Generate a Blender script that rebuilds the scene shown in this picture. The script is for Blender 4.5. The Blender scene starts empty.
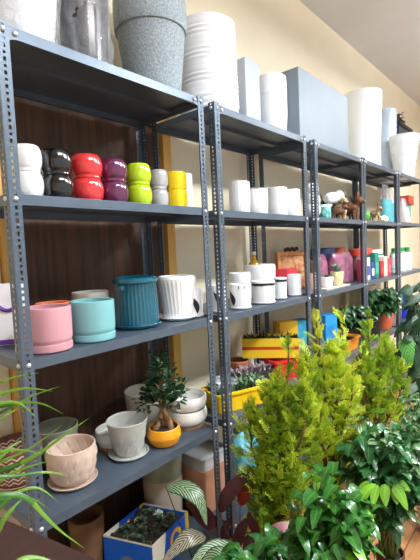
import bpy, bmesh, math, random
from mathutils import Vector, Matrix, noise
random.seed(7)
PI = math.pi
SC = bpy.context.scene
COL = SC.collection

# ------------------------------------------------------------------ camera
H = 1.47
CAM = Vector((-.5518, -1.2726, H))
YAW, PITCH, ROLL, FPX = .8526, -.0689, -.046, 410.0
_cy, _sy = math.cos(YAW), math.sin(YAW)
FWD = Vector((_sy*math.cos(PITCH), _cy*math.cos(PITCH), math.sin(PITCH)))
_r = Vector((_cy, -_sy, 0)); _u = _r.cross(FWD)
RGT = _r*math.cos(ROLL) + _u*math.sin(ROLL)
UPV = -_r*math.sin(ROLL) + _u*math.cos(ROLL)
cam_d = bpy.data.cameras.new('camera')
cam = bpy.data.objects.new('camera', cam_d); COL.objects.link(cam)
cam_d.sensor_fit = 'VERTICAL'; cam_d.sensor_height = 36; cam_d.lens = FPX/560*36
cam_d.clip_start = .02
cam.matrix_world = Matrix(((RGT.x, UPV.x, -FWD.x, CAM.x), (RGT.y, UPV.y, -FWD.y, CAM.y), (RGT.z, UPV.z, -FWD.z, CAM.z), (0, 0, 0, 1)))
SC.camera = cam

def ray(u, v): return FWD + RGT*((u-210)/FPX) - UPV*((v-280)/FPX)
def at(u, v, k): return CAM + ray(u, v)*k
def onz(u, v, z):
    d = ray(u, v); return CAM + d*((z-H)/d.z)
def ony(u, v, y):
    d = ray(u, v); return CAM + d*((y-CAM.y)/d.y)
def onx(u, v, x):
    d = ray(u, v); return CAM + d*((x-CAM.x)/d.x)
def depth(p): return (Vector(p)-CAM).dot(FWD)

# ------------------------------------------------------------------ materials
def lin(c):
    c = c/255.0
    return c/12.92 if c <= .04045 else ((c+.055)/1.055)**2.4
def L3(rgb): return (lin(rgb[0]), lin(rgb[1]), lin(rgb[2]), 1)
MATS = {}
def mat(name, rgb, rough=.5, metal=0.0, coat=0.0, var=None, bump=None, trans=0.0, spec=.5, sss=0.0, rgb2=None, transl=0.0):
    """principled material; var=(scale, amount) mottles towards rgb2, bump=(scale, strength)"""
    if name in MATS: return MATS[name]
    m = bpy.data.materials.new(name); m.use_nodes = True
    nt = m.node_tree; N = nt.nodes; P = N['Principled BSDF']
    P.inputs['Base Color'].default_value = L3(rgb); P.inputs['Roughness'].default_value = rough
    P.inputs['Metallic'].default_value = metal; P.inputs['Coat Weight'].default_value = coat
    P.inputs['Coat Roughness'].default_value = .08
    P.inputs['Specular IOR Level'].default_value = spec
    P.inputs['Transmission Weight'].default_value = trans
    if var or bump: tc = N.new('ShaderNodeTexCoord')
    if var:
        n = N.new('ShaderNodeTexNoise'); n.inputs['Scale'].default_value = var[0]; n.inputs['Detail'].default_value = 5
        nt.links.new(tc.outputs['Object'], n.inputs['Vector'])
        r = N.new('ShaderNodeValToRGB'); r.color_ramp.elements[0].position = .5-.5*(1-var[1]*.6); r.color_ramp.elements[1].position = .5+.5*(1-var[1]*.6)
        c2 = rgb2 or tuple(max(0, c*(1-var[1]*.5)) for c in rgb)
        r.color_ramp.elements[0].position = .35; r.color_ramp.elements[1].position = .65
        r.color_ramp.elements[0].color = L3(c2); r.color_ramp.elements[1].color = L3(rgb)
        nt.links.new(n.outputs['Fac'], r.inputs['Fac']); nt.links.new(r.outputs['Color'], P.inputs['Base Color'])
    if bump:
        n = N.new('ShaderNodeTexNoise'); n.inputs['Scale'].default_value = bump[0]; n.inputs['Detail'].default_value = 4
        nt.links.new(tc.outputs['Object'], n.inputs['Vector'])
        b = N.new('ShaderNodeBump'); b.inputs['Strength'].default_value = bump[1]; b.inputs['Distance'].default_value = .004
        nt.links.new(n.outputs['Fac'], b.inputs['Height']); nt.links.new(b.outputs['Normal'], P.inputs['Normal'])
    if transl:
        add_transl(m, transl)
    MATS[name] = m
    return m
def add_transl(m, f):
    nt = m.node_tree; N = nt.nodes; P = N['Principled BSDF']; out = N['Material Output']
    t = N.new('ShaderNodeBsdfTranslucent'); mx = N.new('ShaderNodeMixShader'); mx.inputs[0].default_value = f
    src = P.inputs['Base Color'].links
    if src: nt.links.new(src[0].from_socket, t.inputs['Color'])
    else: t.inputs['Color'].default_value = P.inputs['Base Color'].default_value
    nt.links.new(P.outputs[0], mx.inputs[1]); nt.links.new(t.outputs[0], mx.inputs[2]); nt.links.new(mx.outputs[0], out.inputs['Surface'])

def ramp_uv(name, func, rough=.4, coat=0, transl=0.0):
    """material whose colour is built by func(nt, u_socket, v_socket) from the mesh's own UVs"""
    m = bpy.data.materials.new(name); m.use_nodes = True
    nt = m.node_tree; N = nt.nodes; P = N['Principled BSDF']
    P.inputs['Roughness'].default_value = rough; P.inputs['Coat Weight'].default_value = coat
    tc = N.new('ShaderNodeTexCoord'); s = N.new('ShaderNodeSeparateXYZ'); nt.links.new(tc.outputs['UV'], s.inputs[0])
    col = func(nt, s.outputs[0], s.outputs[1])
    nt.links.new(col, P.inputs['Base Color'])
    if transl: add_transl(m, transl)
    MATS[name] = m
    return m
def M_(nt, op, a, b=None, c=None):
    n = nt.nodes.new('ShaderNodeMath'); n.operation = op
    for i, x in enumerate((a, b, c)):
        if x is None: continue
        if isinstance(x, (int, float)): n.inputs[i].default_value = x
        else: nt.links.new(x, n.inputs[i])
    return n.outputs[0]
def MIX(nt, fac, a, b):
    n = nt.nodes.new('ShaderNodeMix'); n.data_type = 'RGBA'
    for sock, x in ((n.inputs['Factor'], fac), (n.inputs[6], a), (n.inputs[7], b)):
        if isinstance(x, (int, float)): sock.default_value = x
        elif isinstance(x, tuple): sock.default_value = L3(x)
        else: nt.links.new(x, sock)
    return n.outputs[2]

def film(name, rgb, fac, rough=.12):
    """thin clear plastic wrap: mostly see-through with a glossy skin"""
    m = bpy.data.materials.new(name); m.use_nodes = True
    nt = m.node_tree; N = nt.nodes; N.remove(N['Principled BSDF'])
    t = N.new('ShaderNodeBsdfTransparent'); t.inputs[0].default_value = (.97, .97, .98, 1)
    g = N.new('ShaderNodeBsdfPrincipled'); g.inputs['Base Color'].default_value = L3(rgb); g.inputs['Roughness'].default_value = rough
    g.inputs['Coat Weight'].default_value = .6
    mx = N.new('ShaderNodeMixShader'); mx.inputs[0].default_value = fac
    tc = N.new('ShaderNodeTexCoord'); n = N.new('ShaderNodeTexNoise'); n.inputs['Scale'].default_value = 22; n.inputs['Detail'].default_value = 3; n.inputs['Distortion'].default_value = 1.2
    nt.links.new(tc.outputs['Object'], n.inputs['Vector'])
    b = N.new('ShaderNodeBump'); b.inputs['Strength'].default_value = .9; b.inputs['Distance'].default_value = .02
    nt.links.new(n.outputs['Fac'], b.inputs['Height']); nt.links.new(b.outputs['Normal'], g.inputs['Normal'])
    nt.links.new(t.outputs[0], mx.inputs[1]); nt.links.new(g.outputs[0], mx.inputs[2]); nt.links.new(mx.outputs[0], N['Material Output'].inputs['Surface'])
    MATS[name] = m
    return m

def wood(name, a, b, sc=(1, 1, 1), rough=.45, planks=None):
    m = bpy.data.materials.new(name); m.use_nodes = True
    nt = m.node_tree; N = nt.nodes; P = N['Principled BSDF']; P.inputs['Roughness'].default_value = rough
    tc = N.new('ShaderNodeTexCoord'); mp = N.new('ShaderNodeMapping'); mp.inputs['Scale'].default_value = sc
    nt.links.new(tc.outputs['Object'], mp.inputs['Vector'])
    n = N.new('ShaderNodeTexNoise'); n.inputs['Scale'].default_value = 4; n.inputs['Detail'].default_value = 6; n.inputs['Distortion'].default_value = .4
    nt.links.new(mp.outputs[0], n.inputs['Vector'])
    r = N.new('ShaderNodeValToRGB'); r.color_ramp.elements[0].position = .3; r.color_ramp.elements[1].position = .7
    r.color_ramp.elements[0].color = L3(a); r.color_ramp.elements[1].color = L3(b)
    nt.links.new(n.outputs['Fac'], r.inputs['Fac'])
    col = r.outputs['Color']
    if planks:
        br = N.new('ShaderNodeTexBrick'); br.inputs['Scale'].default_value = 1; br.inputs['Brick Width'].default_value = planks[0]; br.inputs['Row Height'].default_value = planks[1]
        br.inputs['Mortar Size'].default_value = .003; br.inputs['Color1'].default_value = (1, 1, 1, 1); br.inputs['Color2'].default_value = (.82, .8, .78, 1); br.inputs['Mortar'].default_value = (.35, .3, .25, 1)
        nt.links.new(tc.outputs['Object'], br.inputs['Vector'])
        mu = N.new('ShaderNodeMix'); mu.data_type = 'RGBA'; mu.blend_type = 'MULTIPLY'; mu.inputs['Factor'].default_value = 1
        nt.links.new(col, mu.inputs[6]); nt.links.new(br.outputs['Color'], mu.inputs[7]); col = mu.outputs[2]
    nt.links.new(col, P.inputs['Base Color'])
    MATS[name] = m
    return m

STEEL = mat('grey_painted_steel', (86, 99, 113), .36, .3, var=(9, .12), bump=(60, .05))
ZINC = mat('zinc_bolt', (215, 218, 222), .3, .6)
WALLM = mat('cream_wall_paint', (238, 226, 198), .8, var=(2.5, .05), bump=(30, .06))
CEILM = mat('ceiling_paint', (214, 219, 224), .9, var=(2, .05))
DOORM = wood('dark_walnut_veneer', (58, 38, 25), (92, 62, 42), (14, 14, .7), .65)
FRAMEM = wood('yellow_pine', (214, 160, 72), (232, 184, 98), (14, 14, .8), .5)
FLOORM = wood('orange_oak_boards', (158, 108, 68), (190, 138, 90), (1, 10, 1), .4, planks=(1.2, .14))
TABLEM = wood('dark_mahogany', (52, 34, 32), (72, 48, 44), (6, 1, 1), .4)
SOIL = mat('dark_soil', (44, 32, 24), .95, var=(60, .5), bump=(80, 1))
WHITE = mat('white_glaze', (238, 239, 241), .22, coat=.4)
WHITEM = mat('white_matt_plastic', (238, 240, 243), .45)

# ------------------------------------------------------------------ object helpers
def link(o, parent=None):
    COL.objects.link(o)
    if parent is not None: o.parent = parent
    return o
def tag(o, label=None, cat=None, group=None, kind=None):
    if label: o['label'] = label
    if cat: o['category'] = cat
    if group: o['group'] = group
    if kind: o['kind'] = kind
    return o
def thing(name, label, cat, loc=(0, 0, 0), rotz=0.0, group=None):
    o = bpy.data.objects.new(name, None); o.empty_display_size = .05
    o.location = loc; o.rotation_euler = (0, 0, rotz); link(o)
    return tag(o, label, cat, group)
def to_mesh(name, bm, mats, smooth=True, angle=40):
    bmesh.ops.recalc_face_normals(bm, faces=bm.faces) if False else None
    me = bpy.data.meshes.new(name); bm.to_mesh(me); bm.free()
    for m in (mats if isinstance(mats, (list, tuple)) else [mats]): me.materials.append(m)
    if smooth:
        me.polygons.foreach_set('use_smooth', [True]*len(me.polygons))
        try: me.set_sharp_from_angle(angle=math.radians(angle))
        except Exception: pass
    return me
def obj(name, bm, mats, parent=None, loc=(0, 0, 0), rot=(0, 0, 0), smooth=True, angle=40):
    me = to_mesh(name, bm, mats, smooth, angle) if isinstance(bm, bmesh.types.BMesh) else bm
    o = bpy.data.objects.new(name, me); o.location = loc; o.rotation_euler = rot
    return link(o, parent)
def copy_tree(o, parent=None):
    kids = list(o.children)
    c = o.copy(); COL.objects.link(c); c.parent = parent
    for ch in kids: copy_tree(ch, c)
    return c

def lathe(prof, seg=48, disp=None, bm=None, mi=None, uvscale=1):
    """revolve [(r, z)...]; disp(theta, z, r) -> r ; r == 0 closes the end; mi = material index per profile step"""
    bm = bm or bmesh.new(); uv = bm.loops.layers.uv.verify()
    rings = []
    for r, z in prof:
        if r <= 1e-6: rings.append([bm.verts.new((0, 0, z))])
        else:
            ring = []
            for i in range(seg):
                t = 2*PI*i/seg; rr = disp(t, z, r) if disp else r
                ring.append(bm.verts.new((rr*math.cos(t), rr*math.sin(t), z)))
            rings.append(ring)
    for j in range(len(rings)-1):
        a, b = rings[j], rings[j+1]
        for i in range(seg):
            i2 = (i+1) % seg
            if len(a) == 1 and len(b) == 1: continue
            if len(a) == 1: vs = [a[0], b[i2], b[i]]; uvs = [(i/seg, j), ((i+1)/seg, j+1), (i/seg, j+1)]
            elif len(b) == 1: vs = [a[i], a[i2], b[0]]
            else: vs = [a[i], a[i2], b[i2], b[i]]
            f = bm.faces.new(vs)
            if mi: f.material_index = mi[j]
            for k, lp in enumerate(f.loops):
                ii = i if lp.vert in (a[i] if len(a) > 1 else a[0], b[i] if len(b) > 1 else b[0]) else i+1
                lp[uv].uv = (ii/seg, lp.vert.co.z*uvscale)
    return bm
def pot_prof(outer, th=.006, depth=None):
    """outer = [(r, z)...] from the foot upward; adds a bottom, a rim and an inside"""
    z0 = outer[0][1]; rt, zt = outer[-1]
    depth = depth if depth is not None else z0+.02
    inner = [(max(.004, r-th), z) for r, z in reversed(outer) if z > depth+.002 and z < zt-.004]
    rin = None
    for (r1, z1), (r2, z2) in zip(outer, outer[1:]):
        if z1 <= depth <= z2: rin = r1+(r2-r1)*((depth-z1)/max(1e-6, z2-z1))-th
    rin = max(.004, rin if rin is not None else outer[0][0]-th)
    return [(0, z0)] + outer + [(rt-th*.5, zt+th*.35), (rt-th, zt)] + inner + [(rin, depth), (0, depth)]
def lerp_prof(pts, n):
    """smooth (catmull) resample of a profile"""
    out = []
    P = [pts[0]] + list(pts) + [pts[-1]]
    for i in range(1, len(P)-2):
        for k in range(n):
            t = k/n; p0, p1, p2, p3 = P[i-1], P[i], P[i+1], P[i+2]
            f = lambda a, b, c, d: .5*((2*b)+(-a+c)*t+(2*a-5*b+4*c-d)*t*t+(-a+3*b-3*c+d)*t**3)
            out.append((f(p0[0], p1[0], p2[0], p3[0]), f(p0[1], p1[1], p2[1], p3[1])))
    out.append(pts[-1]); return out
def box(x0, x1, y0, y1, z0, z1, bm=None, bev=0, mi=0):
    bm = bm or bmesh.new(); uv = bm.loops.layers.uv.verify()
    b2 = bmesh.new()
    vs = [b2.verts.new(p) for p in ((x0, y0, z0), (x1, y0, z0), (x1, y1, z0), (x0, y1, z0), (x0, y0, z1), (x1, y0, z1), (x1, y1, z1), (x0, y1, z1))]
    for f in ((0, 3, 2, 1), (4, 5, 6, 7), (0, 1, 5, 4), (1, 2, 6, 5), (2, 3, 7, 6), (3, 0, 4, 7)): b2.faces.new([vs[i] for i in f])
    if bev: bmesh.ops.bevel(b2, geom=list(b2.edges), offset=bev, segments=2, affect='EDGES', profile=.6)
    mp = {v: bm.verts.new(v.co) for v in b2.verts}
    for f in b2.faces:
        nf = bm.faces.new([mp[v] for v in f.verts]); nf.material_index = mi
    b2.free(); return bm
def frame_for(d):
    d = d.normalized(); a = Vector((0, 0, 1)) if abs(d.z) < .9 else Vector((1, 0, 0))
    s = d.cross(a).normalized(); return s, s.cross(d)
def tube(pts, radii, seg=8, bm=None, cap=True):
    bm = bm or bmesh.new(); rings = []
    pts = [Vector(p) for p in pts]
    if not isinstance(radii, (list, tuple)): radii = [radii]*len(pts)
    for i, p in enumerate(pts):
        d = (pts[min(i+1, len(pts)-1)]-pts[max(i-1, 0)])
        s, t = frame_for(d)
        rings.append([bm.verts.new(p+(s*math.cos(2*PI*k/seg)+t*math.sin(2*PI*k/seg))*radii[i]) for k in range(seg)])
    for a, b in zip(rings, rings[1:]):
        for k in range(seg): bm.faces.new([a[k], a[(k+1) % seg], b[(k+1) % seg], b[k]])
    if cap:
        bm.faces.new(list(reversed(rings[0]))); bm.faces.new(rings[-1])
    return bm
def ball(c, r, sub=2, bm=None, scale=(1, 1, 1), nz=0, mi=0):
    bm = bm or bmesh.new()
    res = bmesh.ops.create_icosphere(bm, subdivisions=sub, radius=1)
    c = Vector(c)
    for v in res['verts']:
        k = 1+(nz*noise.noise(v.co*2.3+c*9) if nz else 0)
        v.co = Vector((v.co.x*scale[0], v.co.y*scale[1], v.co.z*scale[2]))*r*k + c
    if mi:
        for f in {f for v in res['verts'] for f in v.link_faces}: f.material_index = mi
    return bm
def leaf(bm, pts, width, side=None, fold=.25, shape='ovate', nseg=7, wav=0.0):
    """a blade along the curve pts; width = half width; two strips folded along the midrib; uv = (across, along)"""
    uv = bm.loops.layers.uv.verify()
    pts = [Vector(p) for p in pts]
    def cur(t):
        if len(pts) == 2: return pts[0].lerp(pts[1], t)
        n = len(pts)-1; s = min(int(t*n), n-1); f = t*n-s
        p0, p1, p2, p3 = pts[max(s-1, 0)], pts[s], pts[s+1], pts[min(s+2, n)]
        return .5*((2*p1)+(p2-p0)*f+(2*p0-5*p1+4*p2-p3)*f*f+(3*p1-p0-3*p2+p3)*f**3)
    rows = []
    for i in range(nseg+1):
        t = i/nseg; p = cur(t); d = cur(min(1, t+.02))-cur(max(0, t-.02))
        if d.length < 1e-9: d = pts[-1]-pts[0]
        d.normalize()
        s = side if side is not None else Vector((0, 0, 1)).cross(d)
        s = s-d*s.dot(d)
        if s.length < 1e-6: s = frame_for(d)[0]
        s.normalize(); n = s.cross(d)
        if n.z < 0 and side is None: n = -n
        if shape == 'ovate': w = width*(math.sin(PI*min(1, t**.72))**.85 if 0 < t < 1 else 0)
        elif shape == 'strap': w = width*min(1, .35+3*t)*(1-t**2.2)
        elif shape == 'heart': w = width*min(1, (t*7)**.5)*(1-t**2)
        else: w = width*(math.sin(PI*t) if 0 < t < 1 else 0)
        w = max(w, 2e-4); up = n*(w*fold) + n*(wav*w*math.sin(t*17))
        rows.append((bm.verts.new(p-s*w+up), bm.verts.new(p), bm.verts.new(p+s*w+up), t))
    for a, b in zip(rows, rows[1:]):
        for k in (0, 1):
            f = bm.faces.new([a[k], a[k+1], b[k+1], b[k]]); f.smooth = True
            for lp, q in zip(f.loops, ((k/2, a[3]), ((k+1)/2, a[3]), ((k+1)/2, b[3]), (k/2, b[3]))): lp[uv].uv = q
    return bm

# pixel box on a shelf -> where the pot stands, its radius and height
def hv(x, y):
    d = Vector((x-CAM.x, y-CAM.y)); return d.normalized()
def fit(ul, ur, vb, vt, z, yc=None, base=.8, far=True):
    uc = (ul+ur)/2
    if yc is not None:
        c = ony(uc, (vb+vt)/2, yc).xy; rad = (ur-ul)/2*depth((c.x, c.y, z))/FPX
    else:
        p = onz(uc, vb, z).xy; rad = .05; c = p
        for _ in range(8):
            c = p+hv(*p)*rad*base; rad = (ur-ul)/2*depth((c.x, c.y, z))/FPX
    t = c+hv(*c)*rad*(1 if far else -1)
    d = ray(uc, vt); k = ((t-CAM.xy).length)/d.xy.length
    return c.x, c.y, rad, CAM.z+d.z*k-z

# ------------------------------------------------------------------ the setting
WY = .50
CZ = 3.60
def struct(name, bm, m, parent=None):
    o = obj(name, bm, m, parent, smooth=False)
    if parent is None: o['kind'] = 'structure'
    return o
struct('floor', box(-3.2, 8.2, -4.6, WY+.1, -.08, 0), FLOORM)
w = box(-3.2, .16, WY, WY+.1, 0, CZ); box(1.155, 8.2, WY, WY+.1, 0, CZ, w); box(.16, 1.155, WY, WY+.1, 2.27, CZ, w)
struct('wall_back', w, WALLM)
struct('ceiling', box(-3.2, 8.2, -4.6, WY+.1, CZ, CZ+.08), CEILM)
struct('wall_left', box(-3.2, -3.1, -4.6, WY, 0, CZ), WALLM)
struct('wall_right', box(8.1, 8.2, -4.6, WY, 0, CZ), WALLM)
struct('door_1', box(.23, 1.09, WY+.01, WY+.05, .005, 2.2, bev=.002), DOORM)
t = box(.165, .23, WY-.03, WY+.06, 0, 2.265, bev=.003); box(1.09, 1.152, WY-.03, WY+.06, 0, 2.265, t, bev=.003); box(.23, 1.09, WY-.03, WY+.06, 2.2, 2.265, t, bev=.003)
struct('trim_1', t, FRAMEM)

# ------------------------------------------------------------------ shelving racks
PH = 2.18
FW = .038
def post_mesh(sx, sy):
    """slotted angle: two perforated flanges meeting in a corner at the origin"""
    bm = bmesh.new(); pitch = .02; n = int(PH/pitch)
    def flange(axis, sgn):
        def P(a, z):
            a *= sgn
            return (a, 0, z) if axis == 0 else (0, a, z)
        zs = [0]
        cells = []
        for i in range(n):
            zc = (i+.5)*pitch; hh = .0062 if i % 2 else .0042
            cells.append((i*pitch, zc-hh, zc+hh, (i+1)*pitch))
        cols = (0, .0155, .0245, FW)
        for z0, z1, z2, z3 in cells:
            g = [[bm.verts.new(P(a, z)) for a in cols] for z in (z0, z1, z2, z3)]
            for r in range(3):
                for c in range(3):
                    if r == 1 and c == 1: continue
                    bm.faces.new([g[r][c], g[r][c+1], g[r+1][c+1], g[r+1][c]])
    flange(0, sx); flange(1, sy)
    bmesh.ops.remove_doubles(bm, verts=bm.verts, dist=1e-5)
    me = to_mesh('post', bm, STEEL, smooth=False)
    return me
PM = {(sx, sy): post_mesh(sx, sy) for sx in (1, -1) for sy in (1, -1)}
bolt_front = to_mesh('bolt', lathe([(0, .006), (.004, .0055), (.0075, .003), (.0085, 0), (0, -.004)][::-1], 14), ZINC)
def shelf_mesh(W, D):
    g = .003; th = .0018; lip = .034
    bm = box(g, W-g, g, D-g, -th, 0, bev=.0007)
    box(g, W-g, g, g+th, -lip, -th, bm); box(g, W-g, D-g-th, D-g, -lip, -th, bm)
    box(g, g+th, g+th, D-g-th, -lip, -th, bm); box(W-g-th, W-g, g+th, D-g-th, -lip, -th, bm)
    # returned edge under the lips and a stiffener rib along the underside
    box(g+th, W-g-th, g+th, g+.014, -lip, -lip+th, bm); box(g+th, W-g-th, D-g-.014, D-g-th, -lip, -lip+th, bm)
    box(g+th, W-g-th, D/2-.02, D/2+.02, -.018, -th, bm)
    return bm
def gusset_mesh(s):
    """corner plate with a hollow curve, in the front plane; s = +1 plate to the right of the post"""
    bm = bmesh.new(); R = .05
    pts = [(0, 0), (R+.012, 0)] + [(R+.012-R*math.sin(a)*1.0, -R*(1-math.cos(a))-.006) for a in [i*PI/2/8 for i in range(9)]] + [(0, -R-.006)]
    f = [bm.verts.new((s*x, -.001, z)) for x, z in pts]; b = [bm.verts.new((s*x, .001, z)) for x, z in pts]
    bm.faces.new(f if s > 0 else f[::-1]); bm.faces.new(b[::-1] if s > 0 else b)
    for i in range(len(pts)): bm.faces.new([f[i], f[(i+1) % len(pts)], b[(i+1) % len(pts)], b[i]])
    return bm
ZS = [2.176, 1.675, 1.155, .617, .08]
DEP = .446
def rack(x0, W, dz, label, gus=(0,), y0=0.0):
    t = thing('steel_shelving_rack', label, 'shelving rack', (x0, y0, 0), 0, 'grey slotted steel racks along the wall')
    for (sx, sy, px, py) in ((1, 1, 0, 0), (-1, 1, W, 0), (1, -1, 0, DEP), (-1, -1, W, DEP)):
        p = obj('post', PM[(sx, sy)], None, t, (px, py, .002))
        m = p.modifiers.new('thickness', 'SOLIDIFY'); m.thickness = .002; m.offset = 0
        if sy > 0:
            for z in ZS:
                obj('bolt', bolt_front, None, p, (sx*.02, -.001, z+dz-.018), (PI/2, 0, 0))
                if sx > 0: obj('bolt', bolt_front, None, p, (-.001, .02, z+dz-.018), (0, -PI/2, 0))
    for i, z in enumerate(ZS):
        s = obj('shelf', shelf_mesh(W, DEP), STEEL, t, (0, 0, z+dz), smooth=False)
        if i in gus:
            for sg, gx in ((1, .003), (-1, W-.003)):
                gp = obj('gusset_plate', gusset_mesh(sg), STEEL, t, (gx, .0015, z+dz-.03), smooth=False)
                obj('bolt', bolt_front, None, gp, (sg*.055, -.001, .012), (PI/2, 0, 0))
    return t
rack(0, .914, 0, 'grey slotted steel rack in front of the dark wooden door, holding the coloured round pots')
rack(.992, .912, -.004, 'grey slotted steel rack holding the row of plain white pots and the black leaf pots')
rack(2.02, .86, -.004, 'grey slotted steel rack holding the pink bags and animal figurines')
rack(2.895, .90, -.002, 'grey slotted steel rack holding the turquoise bags and green capped bottles')
rack(3.82, .914, .004, 'farthest grey slotted steel rack, with the black crate on its top')

# ------------------------------------------------------------------ pots: helpers
def simple_pot(name, label, cat, x, y, z, outer, m, th=.006, depth=None, seg=56, disp=None, group=None, uvs=1):
    o = obj(name, lathe(pot_prof(outer, th, depth), seg, disp, uvscale=uvs), m, None, (x, y, z))
    return tag(o, label, cat, group)
def saucer_prof(r, h=.018, th=.005):
    return [(0, 0), (r*.82, 0), (r*.93, h*.35), (r, h*.9), (r-.002, h), (r-th, h*.85), (r*.86, h*.45), (0, h*.4)]

# ---- second shelf: stacked round pots by colour
Z1 = ZS[1]+.001
def ball_outer(R, h):
    return lerp_prof([(R*.82, 0), (R*.86, h*.04), (R*.85, h*.14), (R*.93, h*.24), (R*1.0, h*.45), (R*1.0, h*.64), (R*.95, h*.84), (R*.86, h*.965), (R*.82, h)], 4)
stack = [('white', (238, 238, 236), 13, 41, 141, 193, .12), ('black', (14, 14, 15), 41, 72, 148, 197, .12), ('red', (214, 50, 54), 72, 102, 154, 199, .12),
         ('plum purple', (92, 30, 70), 100, 127, 158, 201, .12), ('lime green', (176, 204, 26), 127, 151, 163, 203, .12), ('pale grey', (172, 170, 174), 150, 168, 167, 204, .16)]
for nm, rgb, ul, ur, vt, vb, yc in stack:
    x, y, R, h = fit(ul, ur, vb, vt, Z1, yc, far=False)
    h = .0885; R *= 1.04
    m = mat(nm.replace(' ', '_')+'_glaze', rgb, .12, coat=.7)
    extra = ' behind the corner post' if nm == 'white' else ''
    for k, w in enumerate(('lower', 'upper')):
        simple_pot('round_pot', f'{w} glossy {nm} round bellied pot of its stack of two{extra}', 'plant pot', x, y, Z1+k*(h+.001), ball_outer(R, h), m, .005,
                   group='round pots stacked in pairs on the second shelf', seg=48)
x, y, R, h = fit(167, 187, 204, 172, Z1, .12, far=False)
ym = mat('yellow_glaze', (244, 204, 12), .2, coat=.6)
for k, w in enumerate(('lower', 'upper')):
    hh = .083
    simple_pot('cylinder_pot', f'{w} bright yellow cylinder pot of its stack of two', 'plant pot', x, y, Z1+.004+k*(hh+.001),
               lerp_prof([(R*.90, 0), (R*.96, hh*.08), (R, hh*.5), (R*.97, hh*.93), (R*.94, hh)], 4), ym, .005, group='yellow cylinder pots')
obj_s = obj('yellow_saucer', lathe([(0, 0), (R*.8, 0), (R*1.05, .003), (R*1.05, .0045), (0, .003)], 40), ym, None, (x, y, Z1))
tag(obj_s, 'thin yellow saucer under the stacked yellow pots', 'saucer')
for i, (u0, u1, vt, yc) in enumerate(((187, 196, 174, .13), (195, 204, 175, .2))):
    x, y, R, h = fit(u0-4, u1+2, 205, vt, Z1, yc, far=False)
    x = min(x, .84+.035*i+.06)
    simple_pot('cylinder_pot', ('slim white cylinder pot directly beside the yellow pots', 'slim white cylinder pot closest to the rack post beside the yellow pots')[i], 'plant pot', x, y+.06*i, Z1,
               [(R*.95, 0), (R, .01), (R, h-.01), (R*.97, h)], WHITEM, .004, group='slim white cylinder pots')

# second rack, second shelf: white pots
for i, (u0, u1, vt, yc, lab) in enumerate((
        (229, 250, 180, .13, 'tall white fluted cylinder pot next to the post, left end of the white row'),
        (250, 268, 188, .09, 'shortest white cylinder pot in the row of plain white pots'),
        (267, 288, 186, .12, 'wide white cylinder pot third from the left in the white row'),
        (287, 304, 187, .14, 'white cylinder pot at the right end of the white row beside the lumpy white bottle'))):
    x, y, R, h = fit(u0, u1, 213, vt, Z1, yc, far=False)
    if i == 2: R *= .95
    if i == 3: R = .047; x = 1.815; y = .06; h = .168
    d = (lambda t, z, r: r*(1+.015*math.cos(24*t))) if i == 0 else None
    simple_pot('cylinder_pot', lab, 'plant pot', x, y, Z1-.004, [(R*.9, 0), (R*.95, .008), (R, h*.5), (R, h-.008), (R*.98, h)], WHITE, .005, disp=d, seg=96 if i == 0 else 48,
               group='white cylinder pots in a row')
# patterned bowl behind the row
x, y = 1.80, .31
o = simple_pot('patterned_bowl', 'white bowl with grey blotches showing above the white row', 'bowl', x, y, Z1-.004,
               lerp_prof([(.05, 0), (.075, .06), (.088, .15), (.085, .205)], 4), mat('grey_blotch_glaze', (228, 228, 230), .3, var=(22, .6), rgb2=(96, 98, 108)), .005)
# lumpy white bottle by the post
t = thing('lumpy_bottle', 'white lumpy cloud shaped bottle with small spout behind the rack posts', 'bottle', (1.835+.0, .1, Z1-.004))
t.location = (2.20, .12, Z1+.002)
b = ball((0, 0, .055), .06, 3, scale=(1, 1, .95)); ball((.002, 0, .13), .056, 3, b); ball((.0, 0, .205), .05, 3, b)
obj('body', b, WHITEM, t); obj('spout', tube([(.03, -.01, .22), (.05, -.02, .25), (.055, -.02, .27)], [.012, .01, .008]), WHITEM, t)

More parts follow.
